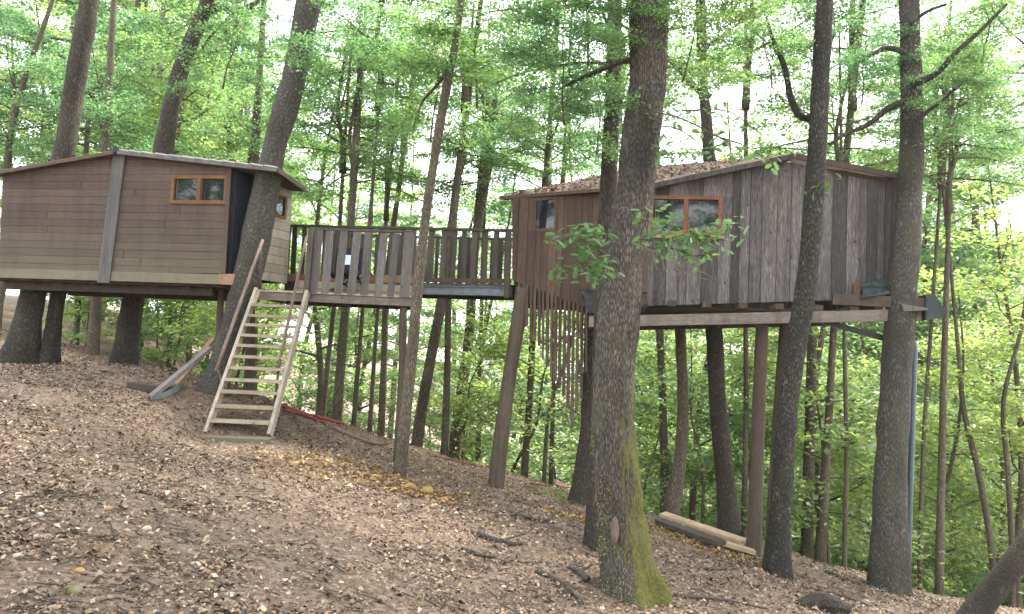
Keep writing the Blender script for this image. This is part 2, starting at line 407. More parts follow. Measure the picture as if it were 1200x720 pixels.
class Plane:                                    # a wall plane with u along the wall, v up, n outwards
    def __init__(s, A, B, flip=1):
        s.O = np.array([A[0], A[1], 0.0]); s.U = nrm([B[0] - A[0], B[1] - A[1], 0]); s.Z = np.array([0, 0, 1.0])
        s.n = np.cross(s.U, s.Z) * flip
    def pix(s, px, py):
        d = ray(px, py); k = ((s.O - EYE) @ s.n) / (d @ s.n); p = EYE + d * k - s.O
        return (p @ s.U, p[2])
    def pt(s, u, v, d=0): return s.O + s.U * u + s.Z * v + s.n * d
    def prism(s, poly, d0, d1):
        k = len(poly); V = [s.pt(u, v, d1) for u, v in poly] + [s.pt(u, v, d0) for u, v in poly]
        return np.array(V), [tuple(range(k)), tuple(range(2 * k - 1, k - 1, -1))] + [(i, i + k, (i + 1) % k + k, (i + 1) % k) for i in range(k)]
def clip(poly, ax, val, sg):
    o = []
    for i, p in enumerate(poly):
        q = poly[(i + 1) % len(poly)]; a = (p[ax] - val) * sg; b_ = (q[ax] - val) * sg
        if a >= 0: o.append(p)
        if (a >= 0) != (b_ >= 0):
            k = a / (a - b_); o.append((p[0] + (q[0] - p[0]) * k, p[1] + (q[1] - p[1]) * k))
    return o
def area(p): return abs(sum(p[i][0] * p[(i + 1) % len(p)][1] - p[(i + 1) % len(p)][0] * p[i][1] for i in range(len(p)))) / 2 if len(p) > 2 else 0
def planks(pl, poly, ax, step, gap, mt, parent, hole=None, d0=0, th=.02, jit=.006, name='plank', rs=0, vary=0, butt=False):
    rd = random.Random(rs); lo = min(p[ax] for p in poly); hi = max(p[ax] for p in poly); a = lo
    while a < hi - .005:
        b_ = a + step * (1 + rd.uniform(-vary, vary))
        if hi - b_ < step * .35: b_ = hi
        pc = clip(clip(poly, ax, a + gap / 2, 1), ax, b_ - gap / 2, -1)
        pcs = [pc]
        if hole and b_ > hole[ax][0] and a < hole[ax][1]:
            o = 1 - ax
            pcs = [clip(pc, o, hole[o][0], -1), clip(pc, o, hole[o][1], 1)]
            if a < hole[ax][0] - .005: pcs.append(clip(clip(clip(pc, ax, hole[ax][0], -1), o, hole[o][0], 1), o, hole[o][1], -1))
            if b_ > hole[ax][1] + .005: pcs.append(clip(clip(clip(pc, ax, hole[ax][1], 1), o, hole[o][0], 1), o, hole[o][1], -1))
        if butt:
            o = 1 - ax; new = []
            for q in pcs:
                if len(q) > 2 and max(p[o] for p in q) - min(p[o] for p in q) > 1.5:
                    c0 = min(p[o] for p in q); c1 = max(p[o] for p in q); ct = c0 + (c1 - c0) * rd.uniform(.2, .8)
                    new += [clip(q, o, ct - .003, -1), clip(q, o, ct + .003, 1)]
                else: new.append(q)
            pcs = new
        for q in pcs:
            if area(q) > 2e-4:
                part(name, pl.prism(q, d0 + .002, d0 + th + rd.uniform(0, jit)), mt, parent)
        a = b_

# ------------------------------------------------------------------ terrain
def axis(lo, hi, n, c, k):
    t_ = np.linspace(np.arcsinh((lo - c) / k), np.arcsinh((hi - c) / k), n); return c + k * np.sinh(t_)
gx = axis(-220, 220, 520, 0, 5.0); gy = axis(-60, 400, 560, 7, 5.0)
GX, GY = np.meshgrid(gx, gy); GZ = ground_z(GX, GY)
V = np.stack([GX, GY, GZ], -1).reshape(-1, 3); nx = len(gx)
i = np.arange(len(gy) - 1)[:, None] * nx; j = np.arange(nx - 1)[None]
Fq = np.stack([i + j, i + j + 1, i + nx + j + 1, i + nx + j], -1).reshape(-1, 4)
g = link('ground', fast_mesh('ground', V, Fq, True), 'ground'); g['kind'] = 'structure'
g['label'] = 'sloping forest floor covered in dead brown leaves'

# ------------------------------------------------------------------ left treehouse
LP = at(0, 318, 12.3); CP = at(266, 322, 11.6); SE = at(335, 330, 12.95)
hut = root('treehouse', (*((LP + CP + SE)[:2] / 3), LP[2] - .15), 'low treehouse clad in horizontal boards with a pale grey sheet roof', 'treehouse')
PF = Plane(LP, CP); BK = -PF.n
poly = [PF.pix(*p) for p in ((-1, 317), (264, 321), (271, 193), (143, 181), (6, 201))]
wall = part('wall', PF.prism(poly, -.05, 0), 'inside', hut); wall['label'] = 'front wall of brown horizontal boards, greenish at the foot'
def rect(pl, a, b_):
    (u0, v1), (u1, v0) = pl.pix(*a), pl.pix(*b_); return ((min(u0, u1), max(u0, u1)), (min(v0, v1), max(v0, v1)))
def window(pl, parent, outer, panes, mt, d=.03, fw=.05, glass='glass'):
    (u0, u1), (v0, v1) = outer; f = []
    for (a, b_, c_, e) in ((u0, u1, v1 - fw, v1), (u0, u1, v0, v0 + fw), (u0, u0 + fw, v0 + fw, v1 - fw), (u1 - fw, u1, v0 + fw, v1 - fw)):
        f.append(pl.prism([(a, c_), (b_, c_), (b_, e), (a, e)], -.001, d))
    wn = part('window', join(*f), mt, parent)
    n = panes; wd = (u1 - u0 - 2 * fw) / n
    for k in range(n):
        a = u0 + fw + wd * k; b_ = a + wd
        part('pane', pl.prism([(a, v0 + fw), (b_, v0 + fw), (b_, v1 - fw), (a, v1 - fw)], -.001, .012), glass, wn)
        if k: part('mullion', pl.prism([(a - fw * .55, v0 + fw), (a + fw * .55, v0 + fw), (a + fw * .55, v1 - fw), (a - fw * .55, v1 - fw)], -.001, d + .004), mt, wn)
        for (p0, p1, q0, q1) in ((a, a + .012, v0 + fw, v1 - fw),):
            part('glazing_bead', pl.prism([(p0 + .03, q0), (p1 + .03, q0), (p1 + .03, q1), (p0 + .03, q1)], -.001, .018), mt, wn)
    return wn
H = rect(PF, (203, 206), (267, 240))
planks(PF, poly, 1, .118, .004, 'siding', wall, hole=H, jit=.007, rs=2, vary=.08, butt=True)
window(PF, hut, H, 2, 'frame', .045, .055)
cp = [PF.pix(*p) for p in ((117, 332), (131, 332), (150, 180), (136, 180))]
part('centre_board', PF.prism(cp, .03, .065), 'picket', hut)
cb = [PF.pix(*p) for p in ((261, 322), (266, 322), (273, 195), (268, 194))]
part('corner_board', PF.prism(cb, .03, .05), 'siding', hut)
u0, vt = PF.pix(-30, 316.5); u1, _v = PF.pix(258, 322)
vb = PF.pix(258, 333.5)[1]
bm = part('floor_beam', join(PF.prism([(u0, vb), (u1, vb), (u1, _v), (u0, _v)], -.1, .035)), 'beam', hut)
u2 = PF.pix(289, 330)[0]
o = part('floor_beam', join(PF.prism([(u1 + .004, vb), (u2, vb - .01), (u2, _v + .015), (u1 + .004, _v + .01)], -.09, .045)), 'lumber_red', hut)
o['label'] = 'short reddish beam end beyond the wall corner'
fl = [PF.pt(u0 + .1, vb + .02, -.1), PF.pt(u1, vb + .02, -.1), SE * [1, 1, 0] + [0, 0, vb + .02], PF.pt(u0 + .1, vb + .02, -1.9)]
def slab(Q, th, up=(0, 0, 1)):
    Q = [np.asarray(q, float) for q in Q]; n = len(Q); V = Q + [q - np.array(up) * th for q in Q]
    return np.array(V), [tuple(range(n)), tuple(range(2 * n - 1, n - 1, -1))] + [(i, i + n, (i + 1) % n + n, (i + 1) % n) for i in range(n)]
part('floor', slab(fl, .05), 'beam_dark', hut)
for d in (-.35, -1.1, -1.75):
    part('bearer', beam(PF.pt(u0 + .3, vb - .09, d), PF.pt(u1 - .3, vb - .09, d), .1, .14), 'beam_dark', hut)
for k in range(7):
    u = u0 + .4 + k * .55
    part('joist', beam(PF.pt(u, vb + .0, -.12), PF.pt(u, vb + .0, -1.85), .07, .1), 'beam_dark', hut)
# side wall
PS = Plane(CP, SE); LS = np.linalg.norm((SE - CP)[:2])
v_e = PF.pix(271, 193)[1]; v_f = _v
sp = [(.02, v_f), (LS, v_f), (LS, v_e - .12), (.02, v_e)]
side = part('wall', PS.prism(sp, -.06, 0), 'inside', hut); side['label'] = 'side wall with a dark doorway and pale grey boards'
sp2 = [(LS * .5, v_f), (LS, v_f), (LS, v_e - .12), (LS * .5, v_e - .06)]
Hs = ((LS * .66, LS * .9), (v_e - .62, v_e - .24))
planks(PS, sp2, 1, .145, .007, 'stringer', side, hole=Hs, rs=5)
window(PS, hut, Hs, 1, 'frame', .04, .045)
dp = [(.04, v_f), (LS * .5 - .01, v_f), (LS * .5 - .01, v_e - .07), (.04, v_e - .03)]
dr = part('doorway_shade', PS.prism(dp, .004, .03), 'black_cloth', hut)  # flat black panel painted as the shade inside an open doorway
part('door_post', PS.prism([(LS * .5 - .05, v_f), (LS * .5 + .01, v_f), (LS * .5 + .01, v_e - .08), (LS * .5 - .05, v_e - .07)], .024, .06), 'post', hut)
# back and left walls
bl = PF.pt(poly[0][0], 0, -1.7); PB = Plane(SE, bl)
LBk = np.linalg.norm((SE - bl)[:2])
part('wall', PB.prism([(0.07, v_f), (LBk, v_f), (LBk, poly[4][1]), (LBk * .5, v_e + .2), (0.07, v_e - .12)], -.05, 0), 'siding', hut)
PL = Plane(bl, LP)
part('wall', PL.prism([(.07, v_f), (1.6, v_f), (1.6, poly[4][1]), (.07, poly[4][1])], -.05, 0), 'siding', hut)
# roof
uP, vP = PF.pix(143, 179); uR, vR = PF.pix(329, 199); uL, vL = PF.pix(2, 203)
Pk = PF.pt(uP, vP, .14); Rf = PF.pt(uR, vR, .1); Lf = PF.pt(uL, vL, .14)
Rb = at(358, 221, 12.98); Pb = Pk + BK * 1.95; Lb = Lf + BK * 2.0
rf = part('roof', join(slab([Pk, Pb, Rb, Rf], .028)), 'roof_metal', hut); rf['label'] = 'pale grey roof sheets'
part('roof_sheet', slab([Lf, Lb, Pb - [.01, 0, 0], Pk - [.01, 0, 0]], .028), 'roof_leafy', rf)
part('roof_board', slab([Pk - [0, -.06, .032], Pb - [0, .05, .032], Rb - [.02, .02, .032], Rf - [.03, -.06, .032]], .03), 'roof_dark', rf)
part('roof_board', slab([Lf - [0, -.05, .032], Lb - [0, 0, .032], Pb - [.02, .05, .032], Pk - [.02, -.06, .032]], .03), 'roof_dark', rf)
part('ridge_cap', tube([Pk + [0, -.02, .02], Pb + [0, 0, .02]], .05, seg=8), 'black_metal', rf)
for k in range(12):                         # overlapping sheets on the visible slope
    a, b_ = k / 12, (k + 1) / 12 - .006
    q = [Pk * (1 - a) + Rf * a, Pb * (1 - a) + Rb * a, Pb * (1 - b_) + Rb * b_, Pk * (1 - b_) + Rf * b_]
    part('roof_sheet', slab([p + [0, 0, .022 + .012 * (i_ < 2)] for i_, p in enumerate(q)], .018), 'roof_metal', rf)
fa = part('fascia', beam(Pk + [.03, -.012, -.03], Rf + [-.0, -.012, -.03], .022, .06), 'picket', rf)
fa = part('fascia', beam(Lf + [.0, -.012, -.04], Pk + [-.03, -.012, -.04], .022, .05), 'roof_dark', rf)
fa = part('fascia', beam(Rf + [.012, 0, -.035], Rb + [.012, 0, -.035], .02, .07), 'roof_dark', rf)

# ------------------------------------------------------------------ right treehouse
C2 = at(757, 358, 11.0); R2 = at(1055, 350, 10.45); L2 = at(600, 330, 11.9)
hut2 = root('treehouse', ((C2 + R2 + L2)[0] / 3, (C2 + R2 + L2)[1] / 3 + .5, C2[2] - .3), 'treehouse of vertical weathered grey and brown boards with a leaf-strewn roof', 'treehouse')
PG = Plane(C2, R2); PW = Plane(L2, C2); BK2 = -PG.n
main = [PG.pix(*p) for p in ((757, 359), (1007, 351), (1007, 196), (930, 184), (757, 213))]
wg = part('wall', PG.prism(main, -.05, 0), 'inside', hut2); wg['label'] = 'front wall of silvery grey vertical boards'
H2 = rect(PG, (762, 230), (845, 277))
planks(PG, main, 0, .165, .006, 'board_grey', wg, hole=H2, vary=.35, rs=11, jit=.014)
rt = [PG.pix(*p) for p in ((1007.2, 336), (1054, 327), (1054, 207), (1007.2, 196.5))]
wr = part('wall', PG.prism(rt, -.05, 0), 'inside', hut2)
planks(PG, rt, 0, .12, .006, 'board_grey', wr, vary=.3, rs=13, jit=.014)
window(PG, hut2, H2, 2, 'frame_red', .05, .05)
part('window_sill', PG.prism([(H2[0][0] - .03, H2[1][0] - .05), (H2[0][1] + .03, H2[1][0] - .05), (H2[0][1] + .03, H2[1][0] - .003), (H2[0][0] - .03, H2[1][0] - .003)], .035, .075), 'lumber', hut2)
part('corner_board', PG.prism([PG.pix(*p) for p in ((754, 360), (759, 360), (759, 213), (754, 214))], -.03, .045), 'board_brown', hut2)
brown = [PW.pix(*p) for p in ((601, 329), (690, 362), (756, 366), (756, 214), (601, 233))]
wb = part('wall', PW.prism(brown, -.05, 0), 'inside', hut2); wb['label'] = 'side wall of reddish brown vertical boards with a slanting lower edge'
H3 = rect(PW, (627, 232.5), (653, 271))
planks(PW, brown, 0, .125, .006, 'board_brown', wb, hole=H3, vary=.3, rs=17, jit=.01)
window(PW, hut2, H3, 1, 'board_brown', .035, .04)
part('skirt_board', PW.prism([PW.pix(*p) for p in ((606, 340), (692, 371), (692, 364), (606, 333))], -.03, -.004), 'board_brown', hut2)
xe = [606, 612, 626, 638, 650, 665, 673, 680, 688]; ye = [358, 372, 401, 425, 450, 474, 512, 470, 440]
px_ = 609.0; rd = random.Random(4); k = 0
while px_ < 690:
    yt = 329 + (px_ - 601) * .37; yb = np.interp(px_, xe, ye) + rd.uniform(-9, 7); lean = -.012 * (yb - yt)
    wp = 3.1 * rd.uniform(.8, 1.15)
    q = [PW.pix(px_ + lean + rd.uniform(-1, 1), yb), PW.pix(px_ + lean + wp, yb + rd.uniform(-2, 2)), PW.pix(px_ + wp, yt), PW.pix(px_, yt)]
    part('hanging_batten', PW.prism(q, .03 + .004 * (k % 3), .05 + .004 * (k % 3)), 'batten', hut2)
    px_ += 4.9 * rd.uniform(.85, 1.15); k += 1
# floor frame
vfl = main[0][1]
bu0 = PG.pix(690, 375)[0]; PGb = Plane(PG.pt(0, 0, .45), PG.pt(1, 0, .45))
A_ = PGb.pix(690, 377); B_ = PGb.pix(1080, 369)
part('front_beam', PGb.prism([(A_[0], A_[1] - .075), (B_[0], B_[1] - .075), (B_[0], B_[1] + .075), (A_[0], A_[1] + .075)], -.1, 0), 'beam_grey', hut2)
zb = max(A_[1], B_[1]) + .085
for px_ in (700, 722, 754, 788, 829, 871, 914, 960, 1002, 1030):
    u, v = PGb.pix(px_, 362); zt = vfl - .012
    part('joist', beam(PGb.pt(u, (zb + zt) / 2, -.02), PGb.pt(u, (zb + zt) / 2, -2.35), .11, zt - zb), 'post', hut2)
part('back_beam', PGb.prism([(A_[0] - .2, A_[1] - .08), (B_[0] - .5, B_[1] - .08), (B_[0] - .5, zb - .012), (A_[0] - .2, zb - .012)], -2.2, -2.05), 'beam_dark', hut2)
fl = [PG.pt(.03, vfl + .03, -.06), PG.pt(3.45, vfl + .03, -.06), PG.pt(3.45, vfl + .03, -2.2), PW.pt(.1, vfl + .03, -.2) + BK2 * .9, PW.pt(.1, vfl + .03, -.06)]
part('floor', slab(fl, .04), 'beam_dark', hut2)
PR = Plane(PG.pt(rt[1][0], 0, -.05), PG.pt(rt[1][0], 0, -2.2))
vtr = rt[2][1]
part('wall', PR.prism([(.01, vfl + .25), (2.1, vfl + .05), (2.1, vtr - .02), (.01, vtr - .02)], -.05, 0), 'board_grey', hut2)
PBk = Plane(PG.pt(rt[1][0] - .06, 0, -2.15), PW.pt(.05, 0, -.1) + BK2 * .9)
Lb2 = np.linalg.norm((PW.pt(.05, 0, -.1) + BK2 * .9 - PG.pt(rt[1][0] - .06, 0, -2.15))[:2])
part('wall', PBk.prism([(0, vfl + .04), (Lb2, vfl + .04), (Lb2, vtr - .1), (0, vtr - .02)], -.05, 0), 'board_grey', hut2)
PLw = Plane(PW.pt(.03, 0, -.06) + BK2 * .9, PW.pt(.03, 0, -.06))
part('wall', PLw.prism([(.06, vfl + .04), (.9, vfl + .04), (.9, vtr - .1), (.06, vtr - .1)], -.05, 0), 'board_brown', hut2)
# roof
Ae = at(587, 230, 12.05); Be = at(757, 217, 10.82); D2 = at(931, 180.5, 10.55); E2 = D2 + (Ae - Be)
Fr = at(1054, 204, 10.3); Fb = Fr + (Ae - Be) * .95 + BK2 * .8
NR = part('roof', slab([Be, D2, E2, Ae], .035), 'roof_leafy', hut2, False); NR['label'] = 'leaf-strewn brown roof slope'
part('roof_sheet', slab([D2 + [.01, 0, -.004], Fr, Fb, E2 + [.01, 0, -.004]], .035), 'roof_metal', NR)
part('roof_board', slab([Be + [.05, .08, -.038], D2 + [0, .08, -.038], E2 + [0, -.05, -.038], Ae + [.05, -.02, -.038]], .03), 'roof_dark', NR)
part('roof_board', slab([D2 + [.02, .08, -.042], Fr + [-.05, .08, -.042], Fb + [-.05, -.05, -.042], E2 + [.02, -.05, -.042]], .03), 'roof_dark', NR)
part('fascia', beam(Be + [0, -.012, -.035], D2 + [-.015, -.012, -.035], .022, .07), 'board_grey', NR)
part('fascia', beam(D2 + [.015, -.012, -.035], Fr + [0, -.012, -.035], .022, .08), 'beam_dark', NR)
part('fascia', beam(Ae + [-.01, -.012, -.03], Be + [-.02, -.012, -.03], .022, .05), 'board_brown', NR)
# leaves lying on the roof
def leaf_quads(C, size, tilt, rg, curl=.12, aspect=.55, down=0.0):
    n = len(C); nn = np.stack([rg.normal(0, tilt, n), rg.normal(0, tilt, n), np.ones(n)], -1); nn /= np.linalg.norm(nn, axis=1)[:, None]
    a = rg.uniform(0, 2 * np.pi, n); d = np.stack([np.cos(a), np.sin(a), -down * np.ones(n)], -1)
    d -= nn * (d * nn).sum(1)[:, None]; d /= np.linalg.norm(d, axis=1)[:, None]; s = np.cross(nn, d)
    L = (size * rg.uniform(.65, 1.25, n))[:, None]; W = L * aspect * rg.uniform(.8, 1.2, n)[:, None]
    cu = nn * L * curl * rg.uniform(-.6, 1.4, n)[:, None]
    V = np.stack([C - d * L * .5, C + s * W * .5 + cu - d * L * .05, C + d * L * .5, C - s * W * .5 + cu - d * L * .05], 1).reshape(-1, 3)
    return V, np.arange(4 * n).reshape(-1, 4)
n = 1500; a = rng.random(n) ** 1.4; b_ = rng.random(n)
C_ = Be + np.outer(a, D2 - Be) + np.outer(b_, Ae - Be) + [0, 0, .012]
C_[:, 2] += rng.random(n) * .03
o = part('fallen_leaves', leaf_quads(C_, .05, .35, rng), 'litter', NR); o['kind'] = 'stuff'
n = 900; a = rng.random(n); b_ = rng.random(n)
C_ = Lf + np.outer(a, Pk - Lf) + np.outer(b_, Lb - Lf) + [0, 0, .012]; C_[:, 2] += rng.random(n) * .02
o = part('fallen_leaves', leaf_quads(C_, .07, .5, rng), 'litter', rf); o['kind'] = 'stuff'

# ------------------------------------------------------------------ footbridge between the two cabins
BA = at(334, 328, 13.25); BB = at(600, 335, 11.97); BB[2] = BA[2] = (BA[2] + BB[2]) / 2
PBr = Plane(BA, BB); LB = np.linalg.norm((BB - BA)[:2]); zB = BA[2]
br = root('footbridge', (*((BA + BB)[:2] / 2), zB - .1), 'wooden footbridge with picket railings linking the two treehouses', 'footbridge')
n = 30
for k in range(n):
    a = LB * k / n; q = LB * (k + 1) / n - .012
    part('deck_board', slab([PBr.pt(a, zB, 0.03), PBr.pt(q, zB, 0.03), PBr.pt(q, zB, -.98), PBr.pt(a, zB, -.98)], .03), 'picket', br)
ux = PBr.pix(495, 335)[0]
part('steel_beam', join(beam(PBr.pt(ux, zB - .105, -.02), PBr.pt(LB, zB - .105, -.02), .05, .13), beam(PBr.pt(ux, zB - .045, -.02), PBr.pt(LB, zB - .045, -.02), .12, .014),
     beam(PBr.pt(ux, zB - .175, -.02), PBr.pt(LB, zB - .175, -.02), .12, .014)), 'steel', br)
part('side_beam', beam(PBr.pt(0, zB - .11, -.03), PBr.pt(ux - .02, zB - .11, -.03), .06, .15), 'beam_dark', br)
part('side_beam', beam(PBr.pt(0, zB - .11, -.93), PBr.pt(LB, zB - .11, -.93), .06, .15), 'beam_dark', br)
part('kick_board', beam(PBr.pt(0, zB + .05, .05), PBr.pt(PBr.pix(497, 320)[0], zB + .05, .05), .03, .13), 'lumber_red', br)
part('kick_board', beam(PBr.pt(PBr.pix(499, 330)[0], zB + .045, .05), PBr.pt(LB, zB + .045, .05), .03, .07), 'beam_dark', br)
zr = PBr.pix(600, 271)[1]
ra = PBr.pix(336, 265)[1]
part('handrail', beam(PBr.pt(0, ra, .03), PBr.pt(LB, zr, .03), .07, .04), 'picket_dark', br)
part('handrail', beam(PBr.pt(0, ra, -.95), PBr.pt(LB, zr, -.95), .07, .04), 'picket_dark', br)
for px_ in [337, 345, 356] + list(range(368, 500, 13)) + [506, 519.5, 532, 544, 556, 569, 581, 595]:
    u = PBr.pix(px_, 300)[0]; tp = ra + (zr - ra) * u / LB - .022; wd = .04 * rd.uniform(.85, 1.2)
    ln = rd.uniform(-.012, .012)
    part('picket', PBr.prism([(u - wd, zB + .02), (u + wd, zB + .02), (u + wd + ln, tp), (u - wd + ln, tp)], .006, .028), 'picket_dark', br)
for k in range(28):
    u = LB * (k + .4) / 28; tp = ra + (zr - ra) * u / LB - .022; wd = .034 * rd.uniform(.85, 1.2)
    part('picket', PBr.prism([(u - wd, zB + .02), (u + wd, zB + .02), (u + wd, tp), (u - wd, tp)], -.94, -.915), 'picket_dark', br)
part('post', beam(PBr.pt(LB - .06, zB - .22, .07), PBr.pt(LB - .06, zr + .02, .07), .08, .08, up=(0, 1, 0)), 'beam_dark', br)

# ------------------------------------------------------------------ landing deck with its picket fence
la = at(301, 343, 11.3); lb = at(484, 343.5, 11.3); zL = (la[2] + lb[2]) / 2; la[2] = lb[2] = zL
PLd = Plane(la, lb); LL = np.linalg.norm((lb - la)[:2])
ld = root('landing_deck', (*((la + lb)[:2] / 2), zL - .15), 'small wooden landing deck with grey picket fence at the head of the stairs', 'deck')
part('front_beam', PLd.prism([(0, zL - .15), (LL, zL - .15), (LL, zL - .034), (0, zL - .034)], -.05, 0), 'beam_grey', ld)
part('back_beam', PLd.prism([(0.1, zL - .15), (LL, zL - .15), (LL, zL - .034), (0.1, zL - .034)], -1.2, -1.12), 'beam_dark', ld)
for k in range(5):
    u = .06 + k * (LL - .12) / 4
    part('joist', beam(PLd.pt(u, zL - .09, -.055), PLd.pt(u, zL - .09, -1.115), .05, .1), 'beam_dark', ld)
for k in range(9):
    d = -.13 * k + .02
    part('deck_board', PLd.prism([(0, zL - .03), (LL, zL - .03), (LL, zL), (0, zL)], d - .122, d), 'tread', ld)
for k in range(2):
    part('added_step_face', PLd.prism([(.25, zL + .004 + k * .125), (LL, zL + .004 + k * .125), (LL, zL + .12 + k * .125), (.25, zL + .12 + k * .125)], -1.16, -1.135), 'tread', ld)  # added pale boards standing in for the sunlit top of the deck
tl, tr_ = PLd.pix(362, 268)[1], PLd.pix(484, 272)[1]
uA = PLd.pix(363, 300)[0]
part('handrail', beam(PLd.pt(uA, tl, -.02), PLd.pt(LL, tr_, -.02), .08, .035), 'picket_dark', ld)
for px_, wp in ((369, 10), (383, 9), (398, 9), (413.5, 9), (429, 9), (445, 9), (459.5, 8)):
    u = PLd.pix(px_, 310)[0]; wd = wp / 2 * 11.3 / F; tp = tl - .02; ln = rd.uniform(.015, .045)
    part('picket', PLd.prism([(u - wd, zL - .02), (u + wd, zL - .02), (u + wd + ln, tp), (u - wd + ln, tp)], .003, .026), 'picket', ld)
u = PLd.pix(476, 310)[0]
part('post', PLd.prism([(u - .07, zL - .02), (u + .07, zL - .02), (u + .10, tr_ - .018), (u - .04, tr_ - .018)], .003, .05), 'picket', ld)
part('post', PLd.prism([(uA - .05, zL - .28), (uA + .03, zL - .28), (uA + .06, tl + .0), (uA - .02, tl)], .03, .09), 'picket_dark', ld)
for px_, py_ in ((467, 516), (291, 470)):
    dpt = 11.4 if px_ > 400 else 12.3
    bp = at(px_, py_, dpt); z0 = gz(bp[0], bp[1]); top = at(473 if px_ > 400 else 293, 352, dpt); top[2] = zL - .16
    part('leg', tube([[bp[0], bp[1], z0 - .15], (bp + top) / 2 + [.02, 0, 0], top], [.065, .06, .055] if px_ > 400 else [.085, .08, .075], 12, 10, .06, seed=px_), 'post', ld, True)

# ------------------------------------------------------------------ stairs
sb = on_ground(278, 511); dB = sb[1]
lb0, rb0 = at(242, 508, dB), at(316, 511, dB); lt0, rt0 = at(301, 341, 11.2), at(360, 344, 11.2)

st = root('stairs', (sb[0], sb[1], gz(sb[0], sb[1])), 'steep open wooden stairs with pale treads leading up to the landing', 'stairs')
def stringer(a, b_):
    return beam(a, b_ + nrm(b_ - a) * .02, .045, .13, up=(0, -.6, .8))
part('stringer', stringer(lb0, lt0), 'stringer', st); part('stringer', stringer(rb0, rt0), 'stringer', st)
ts = np.linspace(0, 1, 800); cy_ = np.array([project((lb0 + rb0) / 2 * (1 - k) + (lt0 + rt0) / 2 * k)[1] for k in ts])
for y_ in (359, 371, 382, 394, 406, 419, 432, 446, 460, 477, 494):
    k = ts[np.argmin(abs(cy_ - y_))]; a = lb0 * (1 - k) + lt0 * k; b_ = rb0 * (1 - k) + rt0 * k
    b_ = b_.copy(); b_[2] = a[2] = (a[2] + b_[2]) / 2; sd = nrm(b_ - a) * .024
    part('tread', beam(a + sd, b_ - sd, .21, .04), 'tread', st)
zf = min(gz(lb0[0], lb0[1] - .12), gz(rb0[0], rb0[1] - .12))
part('foot_board', beam(lb0 + [-.07, -.12, -.05], rb0 + [.07, -.12, -.05], .34, .08), 'beam', st)
part('foot_block', beam(lb0 + [-.0, -.06, -.3], rb0 + [0, -.06, -.3], .24, .34), 'beam_dark', st)
def at_k(px, py, k): return at(px, py, dB * (1 - k) + 11.2 * k - .03)
hb, ht = at_k(253, 435, .42), at_k(308, 281, .98)
part('handrail', tube([hb, ht], [.026, .022], 6, 8), 'rail', st, True)
hb2, ht2 = at_k(326, 432, .42), at_k(359, 278, .98)
part('handrail', tube([hb2, ht2], [.024, .02], 6, 8), 'rail', st, True)
part('rail_post', tube([hb2 + [0, .03, .04], at_k(318, 490, .12) + [0, .05, 0]], [.018, .018], 4, 7), 'post', st, True)
k = .42; part('rail_post', tube([hb + [0, .03, .05], at_k(262, 455, .3) + [0, .02, 0]], [.018, .018], 4, 7), 'post', st, True)
part('rail_post', tube([ht - [0, 0, .01] + nrm(hb - ht) * .1, at_k(305, 338, 1)], [.02, .02], 4, 7), 'post', st, True)

